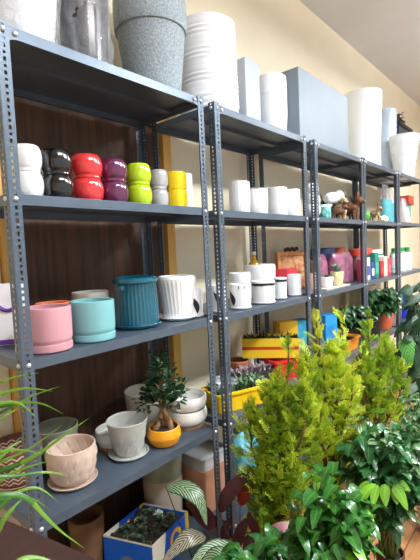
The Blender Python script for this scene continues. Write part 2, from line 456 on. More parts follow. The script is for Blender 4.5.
# third rack, second shelf: vase lying down, tin, figurines
Z1c = ZS[1]-.003
ob = tag(obj('vase', lathe(pot_prof(lerp_prof([(.025, 0), (.04, .02), (.045, .08), (.04, .13), (.05, .16)], 4), .004, .03), 40), mat('milky_vase', (226, 230, 236), .3), None,
             (2.45, .13, Z1c+.16), (0, PI/2-.15, -.25)), 'milky white vase lying on its side above the turquoise tin', 'vase')
t = thing('storage_tin', 'round turquoise tin with dark scribble and pale lid on the second shelf', 'tin', (2.36, .1, Z1c))
obj('body', lathe([(0, 0), (.043, 0), (.045, .004), (.045, .09), (0, .09)], 40), mat('turquoise_tin', (138, 214, 206), .4, var=(25, .5), rgb2=(60, 120, 120)), t)
obj('lid', lathe([(0, .088), (.047, .088), (.047, .104), (.044, .108), (0, .108)], 40), mat('pale_mint_lid', (190, 226, 222), .4), t)
def prop(name, label, x, y, z, body, scale=1.0, rot=0.0, ears=True):
    t = thing(name, label, 'figurine', (x, y, z), rot, 'small animal figurines on the second shelf')
    s = scale
    bm = ball((0, 0, .075*s), .04*s, 2, scale=(1.45, .85, .85), nz=.18)
    ball((.055*s, 0, .115*s), .024*s, 2, bm, scale=(1.2, .85, 1)); ball((.085*s, 0, .105*s), .013*s, 2, bm, scale=(1.3, .8, .8))
    tube([(.035*s, 0, .085*s), (.05*s, 0, .115*s)], [.02*s, .016*s], 8, bm)
    obj('body', bm, body, t)
    for lx, ly in ((.035, .018), (.035, -.018), (-.038, .018), (-.038, -.018)):
        obj('leg', tube([(lx*s, ly*s, .06*s), (lx*s*1.05, ly*s, .03*s), (lx*s, ly*s, 0)], [.013*s, .008*s, .009*s], 7), body, t)
    if ears:
        for e in (1, -1):
            bm = bmesh.new(); leaf(bm, [(.05*s, e*.012*s, .13*s), (.047*s, e*.02*s, .155*s), (.045*s, e*.024*s, .18*s)], .009*s, fold=.3); obj('ear', bm, body, t)
    return t
CREAM = mat('cream_resin', (214, 190, 152), .6, var=(40, .5), rgb2=(120, 84, 50)); BROWN = mat('brown_resin', (128, 84, 52), .6, var=(40, .5), rgb2=(70, 44, 30))
DARK = mat('dark_resin', (50, 40, 36), .6, var=(40, .4)); GREYR = mat('grey_resin', (120, 116, 114), .6, var=(40, .5), rgb2=(60, 56, 54))
prop('animal_figurine', 'cream and brown animal figurine in front of the vase mouth', 2.62, .10, Z1c, CREAM, 1.25, -2.2)
prop('animal_figurine', 'small brown figurine between the turquoise tin and the cream animal', 2.52, .06, Z1c, BROWN, .8, -1.2)
prop('animal_figurine', 'dark figurine standing tall behind the cream animal', 2.60, .27, Z1c, DARK, 1.25, -1.9)
prop('animal_figurine', 'grey winged figurine left of the post with raised ears', 2.76, .20, Z1c, GREYR, 1.25, -2.6)
prop('animal_figurine', 'tan long eared figurine close to the rack post', 2.79, .08, Z1c, BROWN, 1.35, -1.7)
prop('animal_figurine', 'dark figurine right of the post with tan ears', 3.06, .22, Z1c+.003, DARK, 1.3, -1.8)
prop('animal_figurine', 'tan sitting figurine beside the turquoise bags', 3.36, .08, Z1c+.003, CREAM, 1.0, -2.0)
tag(obj('moss_ball', ball((0, 0, .045), .046, 3, nz=.2), mat('moss_green', (96, 190, 62), .8, var=(60, .5), bump=(90, 1)), None, (3.08, .07, Z1c+.003)), 'bright green ball by the post in front of the dark figurine', 'ball')
def pouch(name, label, x, y, z, w, d, h, fill, matc, clear, group, rot=0.0, cat='bag', q_=2):
    t = thing(name, label, cat, (x, y, z), rot, group)
    def bulge(zz0, zz1, k, n=8):
        bm = bmesh.new(); rings = []
        for i in range(n+1):
            f = i/n; zz = zz0+(zz1-zz0)*f; q = zz/h
            ww = w/2*(1-(.25 if q_ == 2 else .07)*q**(q_+1)); dd = d/2*max(.08, (1-q**q_))*k+.003
            ring = []
            for a in range(20):
                th = 2*PI*a/20; c, s_ = math.cos(th), math.sin(th)
                px = ww*(abs(c)**.5)*(1 if c >= 0 else -1)*k; py = dd*(abs(s_)**.7)*(1 if s_ >= 0 else -1)
                nn = .006*noise.noise(Vector((px*30, py*30+x*7, zz*30)))
                ring.append(bm.verts.new((px+nn, py+nn, zz)))
            rings.append(ring)
        for a_, b_ in zip(rings, rings[1:]):
            for i in range(20): bm.faces.new([a_[i], a_[(i+1) % 20], b_[(i+1) % 20], b_[i]])
        bm.faces.new(rings[0][::-1]); bm.faces.new(rings[-1]); return bm
    obj('contents', bulge(.003, h*fill, .95), matc, t)
    obj('film', bulge(.001, h, 1.0), clear, t)
    return t
CLEAR = film('clear_wrap', (232, 236, 240), .34)
BAGF = film('clear_bag_film', (236, 240, 242), .11)
TEALG = mat('turquoise_gravel', (18, 172, 184), .5, var=(90, .4), bump=(150, .8))
pouch('gravel_bag', 'clear bag half filled with turquoise gravel, nearer of the pair', 3.655, .075, Z1c+.003, .22, .11, .37, .6, TEALG, BAGF, 'bags of turquoise gravel')
pouch('gravel_bag', 'clear bag of turquoise gravel partly hidden by the post', 4.06, .16, ZS[1]+.005, .24, .1, .38, .56, TEALG, BAGF, 'bags of turquoise gravel')
tag(obj('seashell', ball((0, 0, .03), .036, 3, scale=(1.3, 1, .85), nz=.5), mat('ivory_shell', (236, 222, 190), .5), None, (3.52, .05, Z1c+.003)), 'ivory seashell lying in front of the turquoise bags', 'shell')
Z1e = ZS[1]+.005
pouch('shell_bag', 'clear bag of pale pink shells on the farthest rack', 4.14, .05, Z1e, .17, .12, .26, .6, mat('pink_shells', (226, 178, 172), .5, var=(30, .5), rgb2=(240, 226, 214), bump=(60, 1)), CLEAR, None)
tag(obj('gift_box', box(-.07, .07, -.06, .06, 0, .12, bev=.004), mat('coral_card', (214, 110, 90), .5, var=(14, .5), rgb2=(240, 220, 200)), None, (4.33, .12, Z1e)), 'coral and white box beside the bag of pink shells', 'box')
tag(obj('mint_box', box(-.06, .06, -.06, .06, 0, .22, bev=.004), mat('mint_card', (96, 176, 150), .5), None, (4.56, .16, Z1e)), 'mint green box farthest along the second shelf', 'box')
tag(obj('brick_red_box', box(-.1, .1, -.08, .08, 0, .1, bev=.004), mat('brick_red_card', (166, 62, 44), .5), None, (4.56, .16, Z1e+.222)), 'brick red box lying on top of the mint box', 'box')

# ---- third shelf, first rack
Z2 = ZS[2]+.001
def cyl_set(label, ul, ur, vb, vt, rgb, name):
    x, y, R, h = fit(ul, ur, vb, vt, Z2, base=.95)
    h *= .97
    m = mat(name, rgb, .42, bump=(120, .04), coat=.08)
    t = thing('ribbed_pot', label, 'plant pot', (x, y, Z2), 0, 'pastel cylinder pots with matching saucers')
    sz = h*.175
    obj('saucer', lathe([(0, 0), (R*.9, 0), (R*.97, .004), (R*.985, sz*.5), (R*.97, sz), (R*.93, sz+.001), (R*.92, sz*.6), (0, sz*.6)], 64), m, t)
    o = [(R*.90, sz*.62), (R*.93, sz*1.15), (R*.975, sz*1.5), (R*.99, h*.35), (R, h*.6), (R, h*.97), (R*.985, h)]
    obj('pot', lathe(pot_prof(lerp_prof(o, 4), .007, h*.45), 180, lambda t_, z, r: r*(1+.006*abs(math.sin(36*t_))) if h*.12 < z < h*.95 else r), m, t)
    return x, y, R, h
cyl_set('pale pink finely ribbed pot with matching saucer next to the corner post', 27, 73, 354, 303, (200, 146, 154), 'pale_pink_clay')
cyl_set('pale aqua finely ribbed pot with matching saucer, right of the pink pot', 73, 116, 343, 297, (122, 178, 182), 'pale_aqua_clay')
x, y, R, h = fit(35, 68, 340, 301.5, Z2, .28)
simple_pot('ribbed_pot', 'terracotta orange pot rim peeking up behind the pink pot', 'plant pot', x+.01, y, Z2, lerp_prof([(R*.85, 0), (R, h*.3), (R, h*.95), (R*.98, h)], 4), mat('terracotta_orange', (214, 112, 72), .5), .006)
x, y, R, h = fit(74, 111, 340, 290.5, Z2, .30)
simple_pot('ribbed_pot', 'grey beige pot rim peeking up behind the aqua pot', 'plant pot', x, y, Z2, lerp_prof([(R*.85, 0), (R, h*.3), (R, h*.95), (R*.98, h)], 4), mat('grey_beige_clay', (176, 170, 160), .5), .006)
# teal ribbed pot with a lug handle
x, y, R, h = fit(115, 161, 330, 276, Z2, base=.9)
TEAL = mat('teal_glaze', (10, 84, 104), .18, coat=.6)
t = thing('ribbed_pot', 'dark teal glazed ribbed pot with lug handle and saucer', 'plant pot', (x, y, Z2))
obj('saucer', lathe([(0, 0), (R*.86, 0), (R*.98, .006), (R*1.03, .016), (R*1.01, .019), (R*.9, .01), (0, .009)], 64), TEAL, t)
o = [(R*.93, .011), (R*.95, .02), (R*.93, h*.5), (R*.89, h*.86), (R*.90, h*.89), (R*.96, h*.905), (R*.97, h*.95), (R*.95, h*.985), (R*.9, h)]
obj('pot', lathe(pot_prof(o, .009, h*.5), 216, lambda a, z, r: r*(1-.022*abs(math.sin(18*a))**.6) if .018 < z < h*.885 else r), TEAL, t)
ang = math.atan2(CAM.y-y, CAM.x-x)-.75
bm = box(-.022, .022, -.012, .012, -.012, .012, bev=.006)
obj('lug_handle', bm, TEAL, t, (math.cos(ang)*R*.93, math.sin(ang)*R*.93, h*.82), (0, 0, ang+PI/2))
# white spiral-fluted pot
x, y, R, h = fit(159, 198, 321, 275, Z2, base=.8)
t = thing('fluted_pot', 'white pot with slanting flutes and saucer, right of the teal pot', 'plant pot', (x, y, Z2))
obj('saucer', lathe([(0, 0), (R*.75, 0), (R*.93, .006), (R*1.0, .014), (R*.98, .017), (R*.85, .009), (0, .008)], 64), WHITE, t)
o = lerp_prof([(R*.72, .009), (R*.76, .02), (R*.84, h*.35), (R*.93, h*.7), (R*.99, h*.88), (R*.97, h*.95), (R*.92, h)], 6)
def flute(a, z, r): return r*(1-.022*abs(math.sin(14*a+z*5))) if .015 < z < h*.93 else r
obj('pot', lathe(pot_prof(o, .008, h*.55), 200, flute), mat('white_flute_glaze', (240, 240, 238), .35, coat=.2), t)
# white pots with black leaf or black drip
BLK = mat('black_print', (14, 14, 15), .4)
def black_leaf(t, R, h, ang, s=1.0):
    """leaf motif raised 1 mm off the pot wall"""
    bm = bmesh.new(); rows = []
    for i in range(9):
        f = i/8; zz = h*(.16+.62*f); a0 = ang+.25-.75*(f-.15)**2*1.2
        wd = .30*s*math.sin(PI*f)**.8+.01
        rows.append([bm.verts.new(((R+.0012)*math.cos(a0+q*wd), (R+.0012)*math.sin(a0+q*wd), zz)) for q in (-1, -.5, 0, .5, 1)])
    for a_, b_ in zip(rows, rows[1:]):
        for k in range(4): bm.faces.new([a_[k], a_[k+1], b_[k+1], b_[k]])
    obj('leaf_motif', bm, BLK, t)
def white_pot(label, x, y, R, h, z, motif):
    t = thing('printed_pot', label, 'plant pot', (x, y, z), 0, 'white pots with black motifs on the third shelf')
    obj('saucer', lathe([(0, 0), (R*.8, 0), (R*.96, .005), (R*1.0, .012), (R*.97, .014), (R*.8, .008), (0, .007)], 48), WHITE, t)
    obj('pot', lathe(pot_prof(lerp_prof([(R*.84, .008), (R*.9, .02), (R*.95, h*.5), (R*.97, h*.96), (R*.95, h)], 4), .006, h*.6), 48), WHITE, t)
    toc = math.atan2(CAM.y-y, CAM.x-x)
    if motif == 'leaf': black_leaf(t, R*.965, h, toc+.1)
    elif motif == 'ticks':
        black_leaf(t, R*.965, h, toc-.95)
        for k, a in enumerate((-.15, .35)):
            bm = bmesh.new(); q = [bm.verts.new((R*.985*math.cos(toc+a+da), R*.985*math.sin(toc+a+da), h*zz)) for da, zz in ((-.03, .95), (.04, .95), (.05, .85), (0, .80), (-.03, .86))]
            bm.faces.new(q); obj('tick_motif', bm, BLK, t)
    elif motif == 'drip':
        bm = bmesh.new(); n = 46; top = []; bot = []
        for i in range(n+1):
            a = toc-1.3+2.6*i/n
            top.append(bm.verts.new((R*.983*math.cos(a), R*.983*math.sin(a), h*.925))); dd = h*(.84-.045*(i % 2)-.03*noise.noise(Vector((i*.7, R*50, 0))))
            bot.append(bm.verts.new((R*.983*math.cos(a), R*.983*math.sin(a), dd)))
        for i in range(n): bm.faces.new([bot[i], bot[i+1], top[i+1], top[i]])
        obj('drip_band', bm, BLK, t)
x, y, R, h = .893, .10, .045, .135
white_pot('white pot with large black leaf print at the right end of the first rack', x, y, R, h, Z2, 'leaf')
Z2b = ZS[2]-.003
for (u0, u1, vt, vb, yc, lab, mo) in ((229, 252, 283, 311, .075, 'white pot with black leaf and ticks, left of the dripped pots', 'ticks'),
                                     (251, 276, 280, 308, .08, 'wide white pot with black drips around its rim', 'drip'),
                                     (272, 289, 277, 303, .09, 'smaller white pot with black drips between the wide dripped pot and plainer one', 'drip'),
                                     (285, 301, 274, 300, .10, 'plain white pot at the right end of the row of dripped pots', None)):
    x, y, R, h = fit(u0, u1, vb, vt, Z2b, yc, far=True)
    if mo == 'drip' and u0 == 272: R *= .8
    if mo is None: R *= .92; x += .02
    white_pot(lab, x, y, R*.98, max(.10, h), Z2b, mo)
white_pot('white pot with black leaf print directly behind the second rack corner post', 1.088, .12, .052, .14, Z2b, 'leaf')
x, y, R, h = fit(230, 252, 310, 272, Z2b, .27)
simple_pot('white_bowl', 'shallow white bowl standing behind the pot with black ticks', 'bowl', x-.01, y, Z2b, lerp_prof([(R*.6, 0), (R*.9, h*.4), (R, h*.8), (R*.98, h)], 4), WHITE, .006, h*.5)
x, y, R, h = fit(244, 276, 310, 264, Z2b, .29)
simple_pot('white_planter', 'large white planter rising behind the dripped pots', 'plant pot', x, y, Z2b, lerp_prof([(R*.8, 0), (R*.95, h*.4), (R, h*.9), (R*.96, h)], 4), WHITE, .008, h*.5)
tag(obj('red_box', box(-.07, .07, -.05, .05, 0, .175, bev=.008), mat('red_plastic', (206, 40, 58), .4), None, (1.925, .19, Z2b+.002), (0, 0, 0)), 'red box between the large white planter and the wooden basket', 'box')
# oil bottle
t = thing('oil_bottle', 'small glass bottle of golden oil behind the red box', 'bottle', (1.80, .37, Z2b+.0))
obj('glass', lathe(lerp_prof([(0, 0), (.04, .002), (.045, .02), (.045, .2), (.016, .25), (.014, .285)], 3)+[(0, .285)], 28), mat('golden_oil_glass', (206, 158, 40), .1, coat=.5), t)
obj('cap', lathe([(0, .283), (.017, .283), (.017, .305), (0, .305)], 20), mat('pale_cap', (220, 214, 196), .4), t)
# white bag with a purple letter beyond the corner post
t = thing('paper_bag', 'white paper bag with a purple letter at the left end of the third shelf', 'bag', (-.03, .33, Z2), .15)
t.location = (.088, .33, Z2); t.rotation_euler = (0, 0, -.6)
bm = box(-.085, .085, -.03, .03, 0, .23, bev=.004)
obj('sack', bm, mat('white_paper', (232, 230, 234), .6), t)
PUR = mat('purple_ink', (92, 40, 142), .5)
obj('band', box(-.0855, .0855, -.0312, -.03, .004, .022), PUR, t)
bm = tube([(.025+.034*math.cos(a), -.031, .165+.034*math.sin(a)) for a in [(-2.6+i*.3) for i in range(13)]], .008, 6)
obj('letter', bm, PUR, t)

# third shelf, third rack
Z2c = ZS[2]-.003
# wooden carved basket standing upright with dark beads on top
t = thing('wooden_tray', 'orange brown wooden framed tray standing upright against the wall', 'tray', (2.28, .33, Z2b), 0)
t.location = (2.27, .32, Z2c); t.rotation_euler = (-.12, 0, -.35)
TW = wood('honey_wood', (176, 108, 52), (222, 156, 86), (8, 8, 2), .5)
bm = box(-.15, -.12, -.015, .015, .002, .29, bev=.004); box(.12, .15, -.015, .015, .002, .29, bm, bev=.004); box(-.12, .12, -.015, .015, .002, .03, bm, bev=.004); box(-.12, .12, -.015, .015, .26, .29, bm, bev=.004)
obj('frame', bm, TW, t)
obj('woven_panel', box(-.12, .12, .0, .008, .03, .26), mat('woven_straw', (220, 168, 120), .7, var=(26, .6), rgb2=(170, 92, 56), bump=(60, 1)), t)
bm = bmesh.new()
for k in range(6): ball((-.05+.022*k, .0, .307+.006*(k % 2)), .016, 2, bm)
o_b = obj('bead_string', bm, mat('dark_red_beads', (74, 18, 20), .35), None, t.location, t.rotation_euler); tag(o_b, 'string of dark red beads lying along the top of the wooden tray', 'beads')
def small_leafpot(label, x, y, z, R, h, m, green, n=16, hh=.07, cat='potted plant', grp=None):
    t = thing('potted_succulent', label, cat, (x, y, z), 0, grp)
    obj('pot', lathe(pot_prof([(R*.75, 0), (R*.9, h*.4), (R, h*.95), (R*.98, h)], .005, h*.85), 40), m, t)
    obj('soil', lathe([(0, h*.9), (R*.9, h*.88), (0, h*.86)][::-1], 24), SOIL, t)
    bm = bmesh.new()
    for i in range(n):
        a = random.uniform(0, 2*PI); r0 = R*.3*random.random(); r1 = R*(.4+.9*random.random()); zz = hh*(.5+.6*random.random())
        leaf(bm, [(r0*math.cos(a), r0*math.sin(a), h*.88), (.6*r1*math.cos(a), .6*r1*math.sin(a), h*.9+zz*.7), (r1*math.cos(a), r1*math.sin(a), h*.9+zz)], .008, fold=.4, nseg=4)
    obj('leaves', bm, green, t)
    return t
GRN = mat('plain_leaf_green', (78, 128, 62), .45, transl=.15); GRNB = mat('bluish_leaf', (120, 156, 136), .5, transl=.1)
small_leafpot('small white square pot with short sprouts at the front of the tray', 2.36, .10, Z2c+.012, .052, .075, WHITE, GRN, 10, .03)
small_leafpot('cream pot with bluish rosette leaves on the wooden tray', 2.50, .08, Z2c+.012, .052, .105, mat('cream_clay', (226, 214, 166), .5, var=(30, .3)), GRNB, 26, .07)
small_leafpot('pinkish pot with dry brown sprigs behind the small white pot', 2.30, .19, Z2c, .055, .12, mat('pinkish_clay', (206, 164, 148), .6), mat('dry_sprig', (110, 92, 62), .7), 26, .12)
tag(obj('serving_tray', box(-.21, .21, -.055, .055, 0, .01, bev=.004), mat('pale_board', (216, 210, 190), .5), None, (2.44, .09, Z2c)), 'long pale board under the white and cream pots', 'tray')
MAG = mat('magenta_print', (128, 16, 70), .3, var=(16, .5), rgb2=(182, 84, 132), coat=.3)
for i, (x, y, r) in enumerate(((2.58, .26, .1), (2.765, .20, -.05), (2.955, .20, .06))):
    pouch('fertiliser_bag', ('magenta printed bag behind the cream pot', 'magenta printed bag in the middle of the three', 'magenta printed bag behind the rack post')[i], x, y, Z2c+(.003 if i == 2 else 0), .185, .1, .26, .97, MAG, BAGF, 'magenta printed bags', r, q_=7)
t = thing('round_tub', 'navy blue lidded round tub behind the magenta bags', 'tub', (2.74+.05, .33, Z2c))
obj('body', lathe([(0, 0), (.085, 0), (.095, .25), (0, .25)], 40), mat('navy_plastic', (26, 38, 78), .4), t); obj('lid', lathe([(0, .25), (.1, .25), (.1, .3), (.09, .305), (0, .305)], 40), mat('navy_lid', (34, 48, 92), .4), t)
# third shelf, fourth rack
Z2d = ZS[2]-.001
t = thing('round_tub', 'brick red topped tub behind the rack post', 'tub', (3.10, .35, Z2d))
obj('body', lathe([(0, 0), (.07, 0), (.08, .24), (0, .24)], 36), mat('brick_plastic', (150, 56, 42), .5), t); obj('lid', lathe([(0, .24), (.085, .24), (.085, .3), (0, .3)], 36), mat('brick_lid', (178, 70, 52), .5), t)
t = thing('storage_jar', 'clear jar with coral red lid among the boxes', 'jar', (3.36, .22, Z2d))
obj('body', lathe([(0, 0), (.09, 0), (.1, .03), (.1, .215), (0, .22)], 40), mat('jar_contents', (190, 150, 140), .3, var=(16, .6), rgb2=(120, 60, 70)), t); obj('lid', lathe([(0, .215), (.106, .215), (.106, .275), (.1, .28), (0, .28)], 40), mat('coral_lid', (226, 82, 66), .4), t)
def carton(label, x, y, w, d, h, rgb, rgb2, rot=0.0):
    t = thing('product_box', label, 'box', (x, y, Z2d), rot, 'product boxes on the third shelf')
    obj('carton', box(-w/2, w/2, -d/2, d/2, 0, h, bev=.003), mat('card_%d_%d_%d' % rgb, rgb, .5), t)
    obj('printed_panel', box(-w*.36, w*.36, -d/2-.0012, -d/2, h*.2, h*.62), mat('card_%d_%d_%d' % rgb2, rgb2, .5), t)
    return t
carton('magenta and pink box just right of the post', 3.04, .09, .09, .05, .19, (196, 70, 110), (236, 190, 200))
carton('white box with blue panel', 3.14, .09, .08, .05, .2, (232, 232, 236), (40, 70, 150))
carton('dark blue and white box next to the teal one', 3.235, .085, .08, .05, .155, (50, 62, 120), (230, 232, 236))
carton('tall teal green box', 3.345, .085, .10, .05, .235, (16, 128, 112), (60, 170, 150))
carton('dark red low box beside the teal one', 3.47, .08, .10, .05, .15, (160, 32, 42), (196, 60, 60))
carton('peach and white box with blue top', 3.585, .085, .10, .05, .19, (236, 206, 180), (248, 236, 220))
carton('coral pink slim box right of the peach box', 3.70, .085, .085, .05, .17, (214, 72, 88), (236, 130, 130))
def capped(label, x, y, z, cap, band, dark):
    t = thing('feed_bottle', label, 'bottle', (x, y, z), 0, 'white bottles with green caps')
    obj('bottle', lathe(lerp_prof([(.04, 0), (.046, .008), (.046, .17), (.03, .205), (.02, .22)], 3)[:-1]+[(.02, .22), (0, .22)], 32), WHITEM, t)
    obj('label_band', lathe([(.0468, .03), (.0468, .15)], 32), band, t)
    obj('cap', lathe([(0, .216), (.026, .216), (.027, .25), (.023, .258), (0, .258)], 28), cap, t)
    obj('neck_collar', lathe([(.031, .198), (.034, .2), (.034, .21), (.03, .213)], 28), dark, t)
    return t
CAPW = mat('white_cap', (236, 238, 236), .4); CAPG = mat('green_cap', (30, 140, 62), .4); BANDW = mat('white_label_green_print', (226, 234, 222), .5, var=(40, .5), rgb2=(110, 160, 70)); BANDK = mat('dark_label', (40, 48, 50), .5, var=(30, .6), rgb2=(220, 220, 210))
for i, (x, lab) in enumerate(((3.56, 'nearest white capped bottle behind the dark red box'), (3.655, 'second white capped bottle behind the peach box'), (3.745, 'third white capped bottle beside the post, dark label'))):
    capped(lab, x, .17, Z2d+.001, CAPW, BANDK if i == 2 else BANDW, CAPG)
Z2e = ZS[2]+.005
for i, (x, lab) in enumerate(((4.04, 'green capped bottle first right of the far post'), (4.16, 'green capped bottle second right of the far post'), (4.28, 'green capped bottle third right of the far post'), (4.40, 'green capped bottle fourth right of the far post'), (4.52, 'green capped bottle at the picture edge on the farthest rack'))):
    capped(lab, x, .12+.02*(i % 2), Z2e, CAPG, mat('orange_green_label', (236, 232, 214), .5, var=(30, .6), rgb2=(200, 120, 60)) if i % 2 else BANDW, CAPG)

# ---- fourth shelf, first rack
Z3 = ZS[3]+.001
# beige pot with raised leaf facets
x, y, R, h = fit(50, 98, 490, 434, Z3, base=.75)
x0, y0 = x, y
BEI = mat('beige_clay', (208, 184, 168), .5, var=(40, .12))
t = thing('embossed_pot', 'beige pink pot with raised leaf relief and saucer near the corner post', 'plant pot', (x, y, Z3))
obj('saucer', lathe(saucer_prof(R*1.0, .016), 64), BEI, t)
def facets(n, hgt, z0, z1, rows, amp, slant=.35, k=1.0):
    def d(a, z, r):
        if not (z0 < z < z1): return r
        f = (z-z0)/(z1-z0)*rows; row = int(f); q = f-row
        c = (a/(2*PI)*n+.5*row+slant*q) % 1.0-.5
        w = .2*math.sin(PI*min(1, q*.9+.08))
        return r+amp*max(0, 1-abs(c)/max(w, .02))*k*(math.sin(PI*q)**.5 if 0 < q < 1 else 0)
    return d
o = lerp_prof([(R*.66, .008), (R*.74, .015), (R*.86, h*.25), (R*.97, h*.55), (R, h*.8), (R*.985, h*.95), (R*.98, h)], 8)
obj('pot', lathe(pot_prof(o, .006, .06), 200, facets(14, h, h*.12, h*.86, 3, .0042, -.4)), BEI, t)
# olive-grey glass-like pot behind
x, y, R, h = fit(36, 78, 462, 417.5, Z3, .345)
simple_pot('smoky_pot', 'smoky grey green pot standing behind the beige pot', 'plant pot', x, y, Z3, lerp_prof([(R*.74, 0), (R*.88, h*.4), (R*.98, h*.9), (R, h)], 5), mat('smoky_grey', (128, 128, 116), .3, coat=.3), .005, .03)
# grey pot with embossed leaves
x, y, R, h = fit(109, 150, 461, 411, Z3, base=.72)
GRP = mat('pale_grey_clay', (178, 180, 174), .42, coat=.15)
t = thing('embossed_pot', 'pale grey pot embossed with upright leaves on a grey saucer', 'plant pot', (x, y, Z3))
obj('saucer', lathe(saucer_prof(R*.98, .016), 64), GRP, t)
o = lerp_prof([(R*.56, .008), (R*.61, .014), (R*.73, h*.3), (R*.89, h*.7), (R*.975, h*.95), (R, h)], 8)
obj('pot', lathe(pot_prof(o, .006, .08), 200, facets(9, h, h*.1, h*.7, 2, .004, -.35)), GRP, t)
# small low bowl behind
x, y, R, h = fit(96, 132, 452, 419, Z3, .262, far=True)
t = thing('low_bowl', 'small off white bowl with tan base behind the grey pot', 'bowl', (x, y, Z3))
CORK = wood('cork_base', (168, 112, 66), (200, 146, 96), (6, 6, 6), .7)
OFFW = mat('off_white_glaze', (234, 232, 226), .4, coat=.15)
obj('bowl', lathe(pot_prof(lerp_prof([(R*.86, .018), (R*.95, .035), (R, h*.5), (R*.98, h*.9)], 5), .006, .05), 56), OFFW, t); obj('base', lathe([(0, 0), (R*.84, 0), (R*.86, .019), (0, .019)], 48), CORK, t)
# large pale planter behind the bonsai
x, y, R, h = fit(125, 166, 440, 383, Z3, .33)
simple_pot('pale_planter', 'large pale putty planter behind the bonsai', 'plant pot', x, .325, Z3, lerp_prof([(R*.72, 0), (R*.84, h*.3), (R*.95, h*.75), (R, h)], 6), mat('putty_plastic', (186, 180, 166), .45), .006, .05)
# bonsai
x, y, R, h = fit(148, 182, 449.5, 419, Z3, base=.85)
ORG = mat('orange_glaze', (236, 156, 24), .3, coat=.3)
t = thing('bonsai', 'small ficus bonsai with forked trunk in a round orange bowl', 'bonsai', (x, y, Z3))
obj('pot', lathe(pot_prof(lerp_prof([(R*.62, 0), (R*.8, h*.08), (R*.98, h*.45), (R, h*.62), (R*.93, h*.9), (R*.9, h)], 6), .007, h*.75), 72), ORG, t)
bm = lathe([(R*.86, h*.8), (R*.6, h*.88), (R*.3, h*.92), (0, h*.93)], 40); obj('soil', bm, SOIL, t)
BARK = mat('ficus_bark', (168, 130, 92), .75, var=(24, .5), rgb2=(110, 78, 52), bump=(40, .6))
rgt2 = Vector((RGT.x, RGT.y, 0)).normalized(); back2 = Vector((-rgt2.y, rgt2.x, 0))
def loc(a, b, z): return rgt2*a+back2*b+Vector((0, 0, z))
bm = tube([loc(-.038, -.01, h*.85), loc(-.026, -.008, h+.012), loc(-.012, 0, h+.04), loc(-.004, 0, h+.07)], [.014, .016, .014, .011], 10)
tube([loc(.032, -.006, h*.85), loc(.026, -.004, h+.02), loc(.012, 0, h+.055), loc(0, 0, h+.09)], [.015, .015, .013, .011], 10, bm)
tube([loc(-.004, .02, h*.85), loc(-.002, .012, h+.03), loc(-.002, 0, h+.08)], [.014, .013, .01], 10, bm)
tube([loc(-.003, 0, h+.08), loc(-.006, 0, h+.12), loc(.004, .0, h+.19), loc(-.004, 0, h+.27)], [.013, .009, .006, .003], 10, bm)
tips = []
for (a, b, z) in ((-.07, -.02, .10), (.075, .0, .10), (.05, -.03, .14), (-.05, .02, .15), (.0, -.05, .12), (-.03, -.03, .19), (.03, .02, .2), (.085, .02, .135), (-.075, .01, .125), (.0, 0, .27), (-.02, -.01, .235), (.02, 0, .24)):
    tip = loc(a*.82, b*.9, h+z+.018); tips.append(tip)
    tube([loc(-.003, 0, h+min(z, .19)*.8), (loc(-.003, 0, h+z*.85)+tip)/2, tip], [.005, .004, .002], 6, bm)
obj('trunk', bm, BARK, t)
BON = mat('ficus_leaf', (44, 84, 46), .3, coat=.2, var=(30, .4), rgb2=(26, 56, 34), transl=.1)
bm = bmesh.new(); rnd = random.Random(3)
for tip in tips:
    n = 42 if tip.z < h+.2 else 26
    for i in range(n):
        v = Vector((rnd.gauss(0, 1), rnd.gauss(0, 1), rnd.gauss(0, .75))); p = tip*1+v*.0185
        d = (v.normalized()+Vector((0, 0, .3))).normalized(); L = rnd.uniform(.02, .03)
        leaf(bm, [p, p+d*L*.5+Vector((0, 0, .003)), p+d*L], .0105, fold=.2, nseg=4)
obj('foliage', bm, BON, t, smooth=False)
# double white bowls on cork base
x, y, R, h = fit(168, 208, 431, 390, Z3, base=.85)
t = thing('cork_base_pot', 'lower white bowl with cork base of the two stacked bowls', 'plant pot', (x, y, Z3), 0, 'two stacked white bowls')
hh = h*.5
def bowl(z0): return lerp_prof([(R*.78, z0), (R*.9, z0+.008), (R*.98, z0+hh*.35), (R, z0+hh*.6), (R*.97, z0+hh*.9), (R*.95, z0+hh)], 5)
obj('base', lathe([(0, 0), (R*.78, 0), (R*.8, .016), (0, .016)], 56), CORK, t); obj('pot', lathe(pot_prof(bowl(.016), .006, .05), 64), OFFW, t)
simple_pot('white_bowl', 'upper wide white bowl resting on the lower cork based one', 'bowl', x, y, Z3+hh+.0175, lerp_prof([(R*.8, 0), (R*.9, .008), (R*1.0, hh*.5), (R*1.0, hh*.85), (R*.98, hh*.95)], 5), OFFW, .006, .03)
# chevron pot behind the corner post
def chev(nt, u, v):
    tri = M_(nt, 'ABSOLUTE', M_(nt, 'SUBTRACT', M_(nt, 'FRACT', M_(nt, 'MULTIPLY', u, 16.0)), .5))
    s = M_(nt, 'FRACT', M_(nt, 'ADD', M_(nt, 'MULTIPLY', v, 62.0), M_(nt, 'MULTIPLY', tri, 1.5)))
    inb = M_(nt, 'MULTIPLY', M_(nt, 'GREATER_THAN', v, .02), M_(nt, 'LESS_THAN', v, .132))
    return MIX(nt, M_(nt, 'MULTIPLY', M_(nt, 'LESS_THAN', s, .36), inb), (112, 70, 54), (224, 200, 178))
CHEV = ramp_uv('brown_chevron_glaze', chev, .55)
x, y, R, h = fit(-5, 44, 490, 432, Z3, base=.8)
t = thing('chevron_pot', 'brown pot with cream chevron pattern partly behind the corner post', 'plant pot', (x, y, Z3))
obj('pot', lathe(pot_prof(lerp_prof([(R*.78, .01), (R*.86, .03), (R*.96, h*.6), (R, h*.95), (R*.98, h)], 6), .006, .06), 96), CHEV, t)
